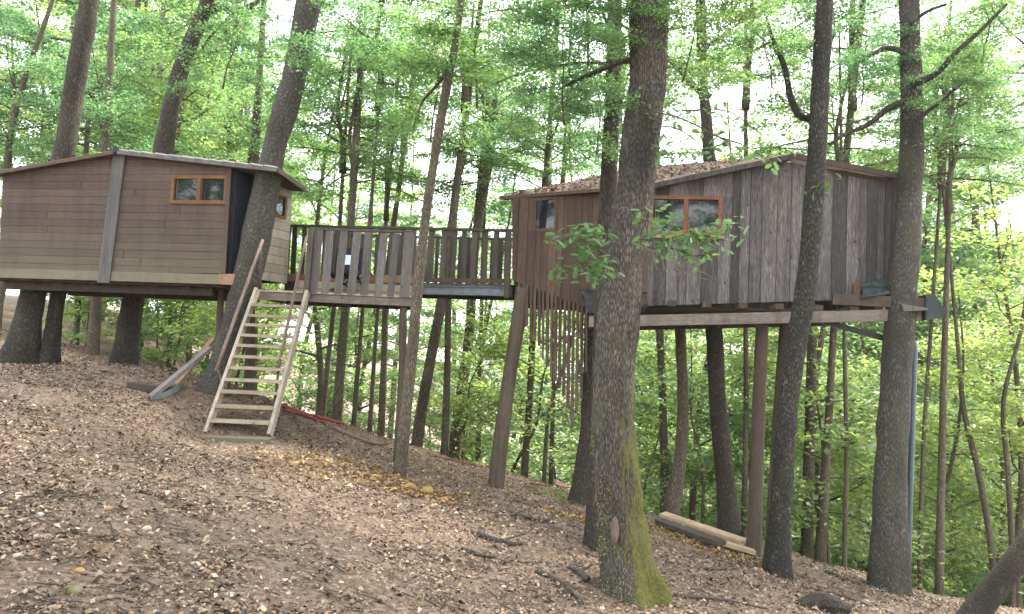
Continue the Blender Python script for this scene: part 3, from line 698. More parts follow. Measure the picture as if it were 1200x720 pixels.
# ------------------------------------------------------------------ tree prototypes
def gen_tree(seed, Ht, r0, z0, z1, Rm, nb, nleaf, leaf=.16, lift=(.1, .6), wig=.35, sig=(.34, .13), trunk=True, tilt=.55, prof=None):
    rg = np.random.default_rng(seed); wood_ = []
    k = 6; zs = np.linspace(-.5, Ht, k); P = np.c_[np.cumsum(rg.normal(0, wig * .5, k)), np.cumsum(rg.normal(0, wig * .5, k)), zs]; P[:, :2] -= P[0, :2]
    P[1, :2] *= .4
    rr = r0 * np.linspace(1.05, .12, k) ** .85
    wood_.append(tube(P, rr, 26, 9, .07, .35, seed))
    TP = spline(np.c_[P, rr], 60)
    seg_a, seg_b = [], []
    for b_ in range(nb):
        f = (b_ + rg.random()) / nb; z = z0 + (z1 - z0) * f
        i_ = np.argmin(abs(TP[:, 2] - z)); p0 = TP[i_, :3]; rb = max(TP[i_, 3] * .45, .012)
        L = Rm * (prof(f) if prof else (math.sin(math.pi * min(1, .22 + .78 * f)) ** .7 * .9 + .1)) * rg.uniform(.7, 1.15)
        az = b_ * 2.4 + rg.normal(0, .4); el = rg.uniform(*lift)
        d = np.array([math.cos(az) * math.cos(el), math.sin(az) * math.cos(el), math.sin(el)])
        pts = [p0]
        for s_ in range(4):
            d = nrm(d + rg.normal(0, .16, 3) + [0, 0, -.05]); pts.append(pts[-1] + d * L / 4)
        pts = np.array(pts); wood_.append(tube(pts, np.linspace(rb, .007, 5), 9, 5))
        B = spline(pts, 24)
        ns = max(4, int(L * 3.2))
        for s_ in range(ns):
            q = .25 + .75 * (s_ + rg.random()) / ns; c0 = B[min(23, int(q * 23))]
            dd = nrm(B[min(23, int(q * 23) + 1 if q < .95 else 23)] - B[max(0, int(q * 23) - 1)] + 1e-6)
            sidev = nrm(np.cross(dd, [0, 0, 1])) * (1 if s_ % 2 else -1)
            e = nrm(dd * rg.uniform(.3, 1) + sidev * rg.uniform(.5, 1.2) + [0, 0, rg.normal(0, .22)]) * L * rg.uniform(.16, .36) * (1.25 - q * .5)
            e1 = c0 + e
            wood_.append(tube([c0, c0 + e * .5 + rg.normal(0, .03, 3), e1], [.009, .006, .003], seg=3))
            seg_a.append(c0); seg_b.append(e1)
    A, Bq = np.array(seg_a), np.array(seg_b); ln = np.linalg.norm(Bq - A, axis=1)
    idx = rg.choice(len(A), nleaf, p=ln / ln.sum()); f = rg.random(nleaf)[:, None] ** .7
    C_ = A[idx] * (1 - f) + Bq[idx] * f + np.c_[rg.normal(0, sig[0], nleaf), rg.normal(0, sig[0], nleaf), rg.normal(0, sig[1], nleaf)] * rg.uniform(.3, 1, nleaf)[:, None]
    LV = leaf_quads(C_, leaf, tilt, rg, .1, .58, .25)
    return join(*wood_), LV
def proto(seed, **kw):
    Wd, LV = gen_tree(seed, **kw)
    return fast_mesh('trunk', Wd[0], Wd[1], True), fast_mesh('crown', *LV)
tall = lambda f: math.sin(math.pi * min(1, .2 + .76 * f)) ** .8
PROTO = {'tall': [proto(s, Ht=17, r0=.16, z0=3.2, z1=16.5, Rm=3.2, nb=32, nleaf=19000, leaf=.135, prof=tall) for s in (1, 2, 3)],
         'mid': [proto(s, Ht=10, r0=.085, z0=1.6, z1=9.7, Rm=2.5, nb=26, nleaf=11000, leaf=.115, prof=tall) for s in (4, 5, 6)],
         'low': [proto(s, Ht=4.2, r0=.035, z0=.5, z1=4.1, Rm=1.5, nb=16, nleaf=4200, leaf=.105, lift=(0, .5)) for s in (7, 8)],
         'spray': [proto(s, Ht=4.2, r0=.03, z0=.1, z1=4.1, Rm=3.4, nb=18, nleaf=8500, leaf=.12, lift=(-.25, .35), prof=lambda f: 1 - .6 * f) for s in (12, 13)],
         'top': [proto(s, Ht=5.5, r0=.11, z0=.3, z1=5.2, Rm=3.3, nb=20, nleaf=9000, leaf=.115, lift=(-.1, .6)) for s in (9, 10)]}
for k_, lst in PROTO.items():
    for i_, (a_, b_) in enumerate(lst):
        a_.materials.append(M['bark_thin']); b_.materials.append(M['leaf_lit'] if k_ in ('mid', 'low') or (k_, i_) == ('tall', 2) else M['leaf'])
def forest_tree(kind, v, x, y, s, rz, label, group, name='forest_tree', lean=(0, 0), sink=0):
    o = root(name, (x, y, gz(x, y) - sink), label, 'tree' if kind != 'low' else 'sapling', group)
    o.rotation_euler = (lean[0], lean[1], rz); o.scale = (s, s, s)
    a_, b_ = PROTO[kind][v % len(PROTO[kind])]
    link('trunk', a_, None, o); link('crown', b_, None, o)
    return o
rf_ = random.Random(21)
placed = []
def ok(x, y, dmin):
    for a, b_ in placed:
        if (a - x) ** 2 + (b_ - y) ** 2 < dmin * dmin: return False
    placed.append((x, y)); return True
def scatter(kind, n, y0, y1, a0, a1, dmin, label, group, smin=.8, smax=1.2, name='forest_tree', test=None):
    c_ = 0; tries = 0
    while c_ < n and tries < 6000:
        tries += 1
        y = y0 + (y1 - y0) * rf_.random() ** .8; x = y * rf_.uniform(a0, a1)
        if test and not test(x, y): continue
        if not ok(x, y, dmin): continue
        forest_tree(kind, rf_.randrange(9), x, y, rf_.uniform(smin, smax), rf_.uniform(0, 6.28), label, group, name, (rf_.gauss(0, .05), rf_.gauss(.03, .05)))
        c_ += 1
scatter('tall', 7, 20, 36, -.80, -.16, 3.0, 'tall leafy tree in the wood beyond the treehouses', 'tall trees of the wood behind')
scatter('tall', 44, 35, 64, -.75, .72, 3.2, 'tall leafy tree in the wood beyond the treehouses', 'tall trees of the wood behind', 1.25, 1.7)
scatter('mid', 36, 16.5, 34, -.75, .8, 2.1, 'slender young tree with low leafy branches behind the treehouses', 'slender young trees behind', .75, 1.2, 'young_tree')
scatter('low', 20, 16, 26, -.45, .8, 1.3, 'small leafy sapling on the slope behind the treehouses', 'saplings on the slope', .7, 1.2, 'sapling')

# ------------------------------------------------------------------ the trees that stand among the cabins (traced centre lines)
def px_tree(name, label, pts, bk, depth=None, top_z=13.5, n=70, seg=20, flare=.4, seed=1, ridges=0, crown=None, cat='tree', group=None, dd=0, rough=.11, extra=None):
    b0 = on_ground(pts[0][0], pts[0][1]) if depth is None else at(pts[0][0], pts[0][1], depth)
    d0 = b0[1]; x0, y0 = b0[0], b0[1]; zg = gz(x0, y0)
    P, W = [], []
    for k_, (px, py, wp) in enumerate(pts):
        d_ = d0 + dd * (k_ / max(1, len(pts) - 1)); p = at(px, py, d_); P.append(p); W.append(wp / 2 * d_ / F / math.hypot(1, (px - 600) / F))
    P = np.array(P)
    if P[0, 2] > zg - .25:
        dirn = nrm(P[1] - P[0]); P = np.r_[[[P[0, 0] - dirn[0] * .2, P[0, 1] - dirn[1] * .2, zg - .35]], P]; W = [W[0] * 1.05] + W
        if abs(P[1, 2] - P[0, 2]) < .12: P = np.delete(P, 1, 0); W.pop(1)
    if top_z and P[-1, 2] < top_z:
        dirn = nrm(P[-1] - P[-2]); dirn = dirn / max(dirn[2], .3); h = top_z - P[-1, 2]
        for q in (.35, .7, 1):
            P = np.r_[P, [P[-1] * 1]] if False else np.vstack([P, P[len(P) - 1] * 0 + np.array(P[-1])])
            P[-1] = P[-2] + dirn * h * (.35 if q < 1 else .3); W.append(W[-1] * (.85 if q < 1 else .6))
    o = root(name, (x0, y0, zg), label, cat, group)
    tk = part('trunk', tube(P, W, n, seg, rough, flare, seed, ridges), bk, o, True)
    if crown is not None:
        for (zc, kind, v, s, rz) in crown:
            Q = spline(P, 80); q = Q[np.argmin(abs(Q[:, 2] - zc))] - rloc(o)
            a_, b_ = PROTO[kind][v]
            bg_ = link('bough', a_, None, o, q); cr = link('crown', b_, None, o, q)
            for c_ in (bg_, cr): c_.rotation_euler = (0, 0, rz); c_.scale = (s, s, s)
    if extra:
        for bp in extra:            # visible limbs: list of (px,py,width,ddepth)
            L_ = [at(a, b_, d0 + dd_) for a, b_, _w, dd_ in bp]; Wl = [w_ / 2 * d0 / F for _a, _b, w_, _d in bp]
            part('limb', tube(L_, Wl, 20, 7, .08, 0, seed + 3), bk, o, True)
    return o
TOPC = lambda zc, s=1.0, v=0, rz=0.0: [(zc, 'top', v, s, rz)]
T1 = px_tree('oak_tree', 'thick oak with deeply furrowed grey bark and green moss on its flared foot', [(737, 696, 64), (733, 660, 57), (728, 600, 51), (722, 547, 49), (720, 480, 47), (722, 400, 48), (729, 330, 46), (743, 233, 43), (750, 167, 43), (758, 100, 44), (762, -5, 46)],
        'bark_oak', n=420, seg=120, flare=.65, seed=2, ridges=.015, crown=TOPC(9.2, 1.1, 0, 1.0),
        extra=[[(748, 70, 9, 0), (722, 74, 7, .1), (700, 84, 6, .2), (672, 96, 4, .3), (655, 105, 2, .3)]])
d1 = T1['_loc'][1]; cs_ = []
for k_, rr_ in enumerate((1.0, .8, .0)):
    for a in np.linspace(0, 2 * math.pi, 16, endpoint=False):
        cs_.append(at(721 + 5.5 * rr_ * math.cos(a), 622 + 17 * rr_ * math.sin(a), d1 - .2 + (.03, -.012, .012)[k_] + .02 * abs(math.cos(a)) * rr_))
part('bark_scar', (np.array(cs_), [(k_ * 16 + i_, k_ * 16 + (i_ + 1) % 16, k_ * 16 + 16 + (i_ + 1) % 16, k_ * 16 + 16 + i_) for k_ in range(2) for i_ in range(16)]), 'wound', T1, True)
px_tree('tree', 'grey trunk close behind the thick mossy oak', [(697, 642, 24), (700, 560, 21), (704, 450, 21), (708, 330, 21), (714, 200, 20), (718, 100, 18), (721, -5, 16)], 'bark_brown', n=90, seg=18, seed=5, flare=.6, crown=TOPC(9.5, .9, 1, 2.0) + TOPC(4.4, .5, 0, 1.0))
px_tree('tree', 'dark pale-spotted trunk in front of the grey board wall', [(910, 661, 31), (914, 604, 27), (921, 498, 26), (934, 403, 25), (945, 330, 25), (956, 200, 24), (961, 100, 23), (967, -5, 21)], 'bark_spot', depth=9.55, n=120, seg=26, seed=8, flare=.35, crown=TOPC(10.5, .9, 0, 3.0),
        extra=[[(952, 140, 9, 0), (938, 136, 9, .2), (927, 116, 8, .3), (920, 80, 7, .3), (905, 45, 5, .4), (898, 20, 3, .4)]])
px_tree('tree', 'stout grey trunk at the end of the grey board wall, beside the blue pipe', [(1042, 680, 46), (1043, 604, 42), (1047, 498, 38), (1053, 403, 38), (1058, 330, 37), (1063, 266, 33), (1067, 199, 30), (1068, 100, 27), (1065, -5, 25)], 'bark_grey', depth=9.95, dd=.3, n=140, seg=30, seed=12, flare=.25, crown=TOPC(11, .85, 1, .5),
        extra=[[(1068, 100, 9, 0), (1095, 88, 7, -.2), (1120, 62, 6, -.3), (1150, 35, 5, -.4), (1180, 5, 3, -.5)],
               [(1064, 118, 9, 0), (1040, 128, 8, .2), (1018, 146, 7, .3), (990, 158, 5, .4), (972, 170, 4, .4)],
               [(1068, 145, 6, 0), (1095, 125, 4, -.2), (1125, 100, 3, -.3), (1150, 82, 2, -.4)],
               [(1062, 62, 7, 0), (1038, 57, 6, .2), (1018, 66, 5, .3), (1000, 78, 3, .4)],
               [(1066, 28, 6, 0), (1090, 12, 4, -.1), (1110, 5, 3, -.2)]])
px_tree('tree', 'leaning grey-brown trunk growing past the cabin doorway beside the stairs', [(246, 469, 38), (252, 448, 32), (268, 400, 32), (280, 365, 34), (294, 304, 36), (308, 239, 34), (323, 167, 29), (343, 100, 29), (363, -5, 29)], 'bark_grey', depth=11.5, dd=.42, n=110, seg=26, seed=15, flare=.35, crown=TOPC(11, .9, 0, 4.0))
px_tree('tree', 'mossy trunk rising through the pale sheet roof', [(22, 428, 44), (34, 370, 34), (48, 300, 31), (74, 185, 28), (88, 100, 26), (106, -5, 23)], 'bark_brown', depth=13.0, n=90, seg=20, seed=18, flare=.5, crown=TOPC(10.5, .9, 1, 5.0))
px_tree('tree', 'short dark trunk beside the mossy one under the low cabin', [(58, 424, 26), (63, 380, 20), (70, 338, 18)], 'bark_brown', depth=13.2, top_z=None, n=30, seg=14, seed=19, flare=.3)
px_tree('tree', 'forked crooked trunk standing behind the cabin with the pale roof', [(145, 438, 38), (152, 380, 27), (163, 320, 26), (190, 185, 24), (202, 120, 22), (213, 80, 21), (232, 30, 19), (247, -5, 17)], 'bark_brown', depth=13.9, n=90, seg=20, seed=21, flare=.4, crown=TOPC(10.5, .9, 0, 0.3),
        extra=[[(240, 12, 12, 0), (258, 8, 11, 0), (275, 14, 9, .1), (290, 10, 8, .1), (302, 2, 6, .1), (312, -15, 4, .1)], [(275, 14, 5, 0), (262, 28, 4, 0), (245, 45, 3, .1), (236, 60, 2, .1)]])
px_tree('tree', 'slim dark trunk rising past the middle of the footbridge', [(469, 556, 14), (474, 500, 13.5), (482, 420, 13), (490, 330, 12.5), (498, 260, 11), (510, 180, 11), (522, 110, 10), (532, 60, 9), (541, -5, 8)], 'bark_thin', n=80, seg=14, seed=24, flare=.25, crown=TOPC(9, .8, 1, 1.2),
        extra=[[(529, 75, 5, 0), (512, 100, 4, .2), (496, 118, 3, .3), (484, 150, 2, .3)]])
px_tree('tree', 'brown trunk behind the hanging battens holding up the board cabin', [(686, 563, 28), (689, 500, 19), (692, 440, 18), (694, 372, 18)], 'bark_brown', top_z=None, depth=12.0, n=50, seg=16, seed=27, flare=.5)
px_tree('tree', 'reddish trunk growing up under the board cabin and out above its roof', [(854, 607, 26), (848, 540, 21), (841, 470, 20), (837, 385, 20), (834, 280, 18), (831, 180, 15), (824, 100, 13), (822, 30, 12)], 'bark_brown', depth=12.1, n=80, seg=16, seed=30, flare=.35, crown=TOPC(8.5, .8, 0, 2.2),
        extra=[[(831, 115, 10, 0), (812, 100, 9, .1), (798, 84, 8, .2), (784, 70, 7, .2), (770, 64, 5, .2)], [(823, 60, 5, 0), (840, 46, 4, .1), (856, 36, 3, .1)]])
px_tree('tree', 'curved mossy trunk under the window of the board cabin', [(788, 592, 19), (795, 550, 15), (800, 498, 14), (799, 430, 13), (796, 376, 12)], 'bark_thin', top_z=None, depth=12.6, n=50, seg=14, seed=33, flare=.45)
px_tree('tree', 'leaning mossy trunk cut off low at the edge of the slope', [(1126, 742, 33), (1153, 706, 31), (1182, 668, 30), (1215, 624, 29), (1260, 560, 27), (1300, 480, 24)], 'bark_brown', depth=8.4, top_z=7, n=70, seg=20, seed=36, flare=.0, crown=None)
# straight posts carrying the cabins
def post(label, a, b_, wpx, mt, depth, seed, zt=None):
    p = at(*a, depth); z = gz(p[0], p[1]); q = at(*b_, depth)
    P = [[p[0], p[1], z - .2], (p * .6 + q * .4), q]
    r_ = wpx / 2 * depth / F
    o = root('support_post', (p[0], p[1], z), label, 'post')
    part('shaft', tube(P, [r_ * 1.08, r_, r_ * .93], 24, 12, .05, .12, seed), mt, o, True)
    return o
post('leaning brown log post under the corner of the board cabin beside the footbridge', (580, 556), (613, 338), 17, 'post', 11.8, 2)
post('straight brown log post under the front beam of the board cabin', (883, 652), (893, 381), 16, 'post', 10.6, 3)
post('thin pale log post half hidden behind the pale-spotted trunk', (903, 606), (919, 378), 11, 'post', 11.6, 4)
post('stubby pale post under the end of the low cabin by the leaning trunk', (256, 420), (259, 335), 8, 'post', 12.2, 6)

# thinner trees at the break of the slope, traced one by one
thin = [[(395, 484, 13), (400, 420, 11), (405, 355, 10), (412, 250, 9), (420, 120, 8)], [(379, 478, 7), (386, 410, 6), (393, 340, 6), (400, 230, 5)],
        [(447, 494, 9), (450, 420, 8), (453, 340, 8), (470, 200, 6)], [(490, 508, 14), (503, 430, 13), (518, 350, 12), (531, 250, 10), (548, 120, 8)],
        [(533, 524, 15), (541, 460, 13), (549, 400, 12), (556, 300, 10), (580, 120, 8)], [(521, 520, 9), (524, 440, 8), (526, 340, 8), (540, 180, 6)],
        [(615, 549, 9), (620, 480, 8), (624, 400, 8), (640, 200, 7)], [(646, 556, 6), (648, 480, 5), (650, 380, 5), (660, 200, 4)], [(638, 554, 5), (644, 480, 4), (664, 420, 4), (690, 300, 3)],
        [(779, 584, 11), (777, 480, 9), (773, 380, 9), (770, 200, 7)], [(946, 627, 15), (949, 500, 13), (952, 390, 12), (958, 200, 10)],
        [(962, 641, 14), (970, 510, 10), (977, 385, 9), (992, 180, 9), (1012, -5, 8)], [(1101, 663, 11), (1104, 520, 9), (1107, 400, 8), (1112, 250, 6)],
        [(1163, 657, 9), (1148, 560, 8), (1130, 485, 7), (1122, 400, 5)], [(1186, 640, 8), (1180, 540, 7), (1175, 480, 6), (1198, 380, 5), (1210, 250, 4)],
        [(296, 455, 11), (297, 330, 10), (299, 180, 10), (306, 60, 8)], [(88, 412, 8), (92, 350, 7), (100, 200, 7)], [(198, 425, 6), (200, 350, 5), (205, 200, 5)],
        [(110, 400, 15), (114, 340, 14), (125, 150, 11)], [(2, 330, 9), (18, 130, 8), (55, 20, 6)], [(415, 490, 6), (422, 400, 5), (430, 300, 5)], [(434, 492, 6), (440, 400, 5), (452, 260, 5)],
        [(560, 536, 6), (562, 450, 5), (566, 300, 5)], [(872, 605, 7), (874, 480, 6), (874, 380, 6)], [(990, 640, 6), (992, 540, 6), (990, 420, 5)], [(1078, 655, 6), (1082, 520, 5), (1090, 400, 5)]]
thin_label = {0: "dark straight stem just behind the landing deck's pickets", 3: 'leaning grey stem rising behind the steel beam of the footbridge', 4: 'pale-flecked slender stem behind the open end of the footbridge', 6: 'slender stem behind the hanging battens', 9: 'slender straight stem behind the pile of planks', 10: 'dark slender trunk behind the pale-spotted trunk', 11: 'slender leaning trunk between the pale-spotted and the stout trunk', 12: 'slender stem beyond the stout trunk and its blue pipe', 13: 'curving slender stem behind the leaning mossy trunk', 14: 'crooked slender stem with a kink behind the leaning mossy trunk', 15: 'pale slender trunk rising behind the trunk at the cabin doorway', 18: 'thick young trunk on the hillside seen under the low cabin', 19: 'thin leaning stem beside the trunk that pierces the roof'}
for k_, pts in enumerate(thin):
    d_ = 15.2 + (k_ * 7 % 5) * .8; 
    if pts[0][0] > 740: d_ = 13.6 + (k_ * 3 % 4) * .7
    if pts[0][0] < 300: d_ = 17 + (k_ % 3) * 1.2
    v = k_ % 3
    px_tree('slender_tree', thin_label.get(k_, 'very thin bare stem where the ground drops away behind the footbridge and cabins'), pts, 'bark_thin', depth=d_, n=36, seg=9, flare=.2, seed=50 + k_, top_z=7.5 + (k_ % 4), rough=.05,
            group='slender stems at the edge of the slope', crown=[(4.6 + (k_ % 3), 'top', k_ % 2, .5 + .08 * (k_ % 3), k_ * 1.3)])

# ------------------------------------------------------------------ scatter a few more trees low on the right-hand slope
scatter('mid', 24, 16, 36, .28, .72, 1.8, 'slender young tree with low leafy branches behind the treehouses', 'slender young trees behind', .8, 1.15, 'young_tree')
scatter('tall', 7, 34, 52, .3, .72, 3.2, 'tall leafy tree in the wood beyond the treehouses', 'tall trees of the wood behind', .75, 1.0)
scatter('low', 18, 14.5, 24, .05, .8, 1.1, 'small leafy sapling on the slope behind the treehouses', 'saplings on the slope', .7, 1.2, 'sapling')
scatter('low', 10, 15, 24, -.6, -.36, .9, 'small leafy sapling on the slope behind the treehouses', 'saplings on the slope', .5, .9, 'sapling')

scatter('tall', 9, 28, 46, .38, .70, 2.2, 'tall leafy tree in the wood beyond the treehouses', 'tall trees of the wood behind', 1.3, 1.65)
for (x, y, s_, v) in ((16.6, 29, 1.6, 1), (19.5, 33, 1.7, 2), (21.5, 37, 1.8, 0)):
    forest_tree('tall', v, x, y, s_, x * 3, 'tall leafy tree in the wood beyond the treehouses', 'tall trees of the wood behind')
for (x, y, s_, v) in ((-16.6, -1.2, 1, 0), (-21.5, -6.5, 1.1, 1), (-19, -5, .9, 2), (-6, -10, 1, 0), (2.5, -7, .9, 1), (9, -11, 1.1, 2), (-12, -14, 1, 1), (-1, -15, 1, 2)):
    forest_tree('tall', v, x, y, s_, x, 'tall leafy tree unseen behind the viewer, added for the window reflections', 'unseen trees added behind the viewer')  # trees out of view, added so the window panes have something to mirror

# ------------------------------------------------------------------ oak spray in front of the trunk, and other leafy twigs
lf = [(0, 0), (.12, .10), (.2, .32), (.14, .40), (.27, .58), (.18, .68), (.2, .85), (0, 1.0), (-.2, .85), (-.18, .68), (-.27, .58), (-.14, .40), (-.2, .32), (-.12, .10)]
oak_leaf = fast_mesh('leaf', np.array([(x_, y_, .25 * abs(x_) - .12 * y_ * y_) for x_, y_ in lf]), [(0, 1, 2, 3, 4, 5, 6, 7), (0, 7, 8, 9, 10, 11, 12, 13)])
oak_leaf.materials.append(M['leaf_near'])
ORIG = rloc(T1)
def spray(tree, bk, stems, nl, size, seed, depth, label=None):
    rg = np.random.default_rng(seed); segs = []; tubes = []
    for st_ in stems:
        L_ = spline(np.array([at(a, b_, depth + d_) for a, b_, d_ in st_]), 16); segs.append(L_)
        tubes.append(tube(L_, np.linspace(.009, .003, 16), seg=5))
    b_ = part('leafy_branch', join(*tubes), bk, tree, True)
    if label: b_['label'] = label
    for k_ in range(nl):
        L_ = segs[k_ % len(segs)]; q = L_[int(15 * rg.random() ** .55)] + np.r_[rg.normal(0, .06, 2), rg.normal(0, .045)]
        o = link('leaf', oak_leaf, None, b_, q - rloc(tree))
        o.rotation_euler = (rg.normal(-.25, .45), rg.normal(0, .45), rg.uniform(0, 6.28)); s = size * rg.uniform(.7, 1.25); o.scale = (s, s, s)
spray(T1, 'bark_thin', [[(712, 300, -.3), (694, 288, -.35), (672, 276, -.4), (652, 284, -.4)], [(705, 292, -.3), (690, 274, -.3), (676, 266, -.3)], [(708, 300, -.3), (690, 306, -.35), (672, 312, -.4), (652, 318, -.4)],
      [(712, 318, -.3), (700, 318, -.3), (688, 320, -.3)]], 190, .078, 3, 6.3)
spray(T1, 'bark_thin', [[(748, 280, -.3), (775, 282, -.4), (800, 276, -.5), (830, 270, -.5), (868, 260, -.55)], [(760, 290, -.3), (790, 292, -.4), (815, 300, -.4), (832, 296, -.4)], [(748, 262, -.3), (765, 256, -.4), (785, 262, -.4)],
      [(790, 282, -.4), (815, 276, -.45), (850, 282, -.5)]], 190, .078, 4, 6.3)
spray(T1, 'bark_thin', [[(764, 150, 0), (790, 150, -.2), (815, 165, -.3), (832, 192, -.4)], [(764, 130, 0), (800, 140, -.2), (840, 160, -.3), (880, 185, -.3)], [(764, 170, 0), (780, 178, -.2), (800, 190, -.2)],
      [(840, 160, -.3), (870, 170, -.4), (912, 196, -.4)], [(800, 130, 0), (850, 130, -.2), (895, 160, -.4)]], 110, .08, 5, 6.6)
T2 = [o for o in bpy.data.objects if o.parent is None and 'pale-spotted trunk in front' in str(o.get('label', ''))][0]
spray(T2, 'bark_thin', [[(950, 222, 0), (962, 214, -.2), (972, 206, -.2)], [(950, 228, 0), (965, 220, -.2), (974, 218, -.2)]], 14, .09, 6, 9.5)
b_ = part('bare_twig', join(*[tube([at(x_, y_, 5.9) for x_, y_ in q], np.linspace(.005, .0015, len(q)), 10, 5) for q in
     ([(740, 285), (775, 300), (800, 320), (830, 328)], [(775, 300), (780, 318), (792, 330)], [(770, 296), (768, 312), (776, 322)], [(800, 320), (818, 318), (842, 330)])]), 'wound', T1, True)

def add_bough(tree, p, v, s_, rz):
    for nm, me in zip(('bough', 'crown'), PROTO['spray'][v]):
        o = link(nm, me, None, tree, np.asarray(p) - rloc(tree)); o.rotation_euler = (0, 0, rz); o.scale = (s_,) * 3
def find(txt): return [o for o in bpy.data.objects if o.parent is None and txt in str(o.get('label', ''))][0]
T3 = find('stout grey trunk'); T1B = find('grey trunk close behind'); T4 = find('leaning grey-brown trunk'); T6 = find('forked crooked'); T7 = find('slim dark trunk')
for tr__, p_, v, s_, rz in ((T3, at(1150, 70, 9.7), 0, .34, 1), (T3, at(1115, 150, 9.9), 1, .26, 2), (T3, at(1010, 110, 10.6), 1, .3, 4), (T2, at(905, 90, 9.9), 0, .32, 3), (T1, at(662, 130, 7.0), 1, .27, 1), (T1, at(690, 60, 7.0), 0, .27, 5),
                            (T1B, at(700, 165, 7.9), 0, .3, 2), (T1, at(800, 80, 6.9), 1, .27, 3), (T6, at(262, 90, 13.5), 0, .45, 1), (T7, at(505, 150, 10.9), 1, .4, 2), (T7, at(560, 110, 11), 0, .42, 5), (T4, at(400, 110, 11.6), 1, .45, 4)):
    add_bough(tr__, p_, v, s_, rz)
# moss cushions on the oak's foot
tm = T1.children[0] if T1.children[0].name.startswith('trunk') else [c_ for c_ in T1.children if c_.name.startswith('trunk')][0]
mv = np.empty(len(tm.data.vertices) * 3); tm.data.vertices.foreach_get('co', mv); mv = mv.reshape(-1, 3)
mn_ = np.empty(len(tm.data.vertices) * 3); tm.data.vertices.foreach_get('normal', mn_); mn_ = mn_.reshape(-1, 3)
sel = (mv[:, 2] < 1.35) & (mv[:, 2] > .0) & (mn_[:, 0] + .15 * rng.normal(0, 1, len(mv)) > .35 + .35 * mv[:, 2] - .5 * (vnoise(mv * 5) - .5)) & (vnoise(mv * 9 + 3) > .38)
mp_ = mv[sel] + mn_[sel] * .004; mp_ = np.repeat(mp_, 3, 0) + rng.normal(0, .008, (sel.sum() * 3, 3))
mo_ = link('moss', fast_mesh('moss', *leaf_quads(mp_, .02, 1.0, rng, .3, .6)), 'moss', T1); mo_['kind'] = 'stuff'

# ------------------------------------------------------------------ pipe, strut, tarps and odds and ends on the board cabin
pb = at(1064, 660, 10.05); zt_ = at(1072, 405, 10.05)
single('drain_pipe', tube([[pb[0], pb[1], gz(pb[0], pb[1]) - .1], pb * .75 + zt_ * .25, (pb + zt_) / 2, pb * .15 + zt_ * .85, pb * .03 + zt_ * .97, zt_, zt_ + [-.015, .03, .06], zt_ + [-.07, .06, .085], zt_ + [-.2, .08, .09]], .036, 60, 12), 'pipe',
       'blue-grey plastic pipe standing against the stout trunk', 'pipe', sm=True, loc=np.array([pb[0], pb[1], gz(pb[0], pb[1])]))
single('brace', beam(at(965, 377, 10.35), at(1036, 397, 10.2), .05, .07), 'black_metal', 'black diagonal brace from the front beam to the stout trunk', 'brace')
def sheet(corners, depth, amp, seed, th=.015, n=16, m_=12):
    P = [at(a, b_, depth + d_) for a, b_, d_ in corners]; s_, t_ = np.meshgrid(np.linspace(0, 1, n), np.linspace(0, 1, m_))
    s_, t_ = s_.ravel()[:, None], t_.ravel()[:, None]
    V = P[0] * (1 - s_) * (1 - t_) + P[1] * s_ * (1 - t_) + P[2] * s_ * t_ + P[3] * (1 - s_) * t_
    nz = (vnoise(V * 9 + seed) - .5) + .6 * (np.abs(vnoise(V * 16 + seed + 7) - .5)); V = V + np.outer(nz * amp, [0.1, -1, .25])
    V2 = V + [0, th, 0]; q = []
    for j_ in range(m_ - 1):
        for i_ in range(n - 1):
            a = j_ * n + i_; q.append((a, a + n, a + n + 1, a + 1)); q.append(tuple(n * m_ + x for x in (a, a + 1, a + n + 1, a + n)))
    ring = [i_ for i_ in range(n)] + [j_ * n + n - 1 for j_ in range(1, m_)] + [(m_ - 1) * n + i_ for i_ in range(n - 2, -1, -1)] + [j_ * n for j_ in range(m_ - 2, 0, -1)]
    for i_ in range(len(ring)):
        a, b_ = ring[i_], ring[(i_ + 1) % len(ring)]; q.append((a, b_, b_ + n * m_, a + n * m_))
    return np.r_[V, V2], q
single('tarpaulin', sheet([(1008, 334, .0), (1052, 322, -.05), (1056, 344, -.25), (1010, 349, -.3)], 10.3, .1, 1), 'tarp', 'crumpled dark green tarpaulin tucked under the grey wall beside the stout trunk', 'tarpaulin', sm=True)
single('tarpaulin', sheet([(679, 340, 0), (757, 343, -.25), (757, 362, -.4), (690, 368, -.3)], 10.95, .16, 2), 'tarp_black', 'crumpled black tarpaulin bundled under the cabin corner behind the oak', 'tarpaulin', sm=True)
bx = root('beam_cover', at(1093, 374, 9.9), 'dark green wrapped cover on the end of the front beam', 'cover')
pw = [PGb.pix(*p) for p in ((1082, 376), (1103, 373), (1106, 363), (1094, 346), (1083, 346))]
part('wrap', PGb.prism(pw, -.22, .06), 'tarp', bx); part('wrap_fold', PGb.prism([PGb.pix(*p) for p in ((1083, 375), (1087, 375), (1087, 347), (1083, 347))], .062, .075), 'tarp', bx)
part('offcut', PG.prism([PG.pix(*p) for p in ((998, 350), (1007, 349), (1007, 332), (999, 333))], .04, .06), 'frame_red', hut2)
part('ledge_board', PGb.prism([PGb.pix(*p) for p in ((1052, 357), (1082, 362), (1082, 364.5), (1054, 366))], .01, .16), 'picket', hut2)
part('ledge_beam', beam(PGb.pt(B_[0] - 1.1, zb + .08, .0), PGb.pt(B_[0] + .04, zb + .06, .0), .08, .14), 'beam_dark', hut2)
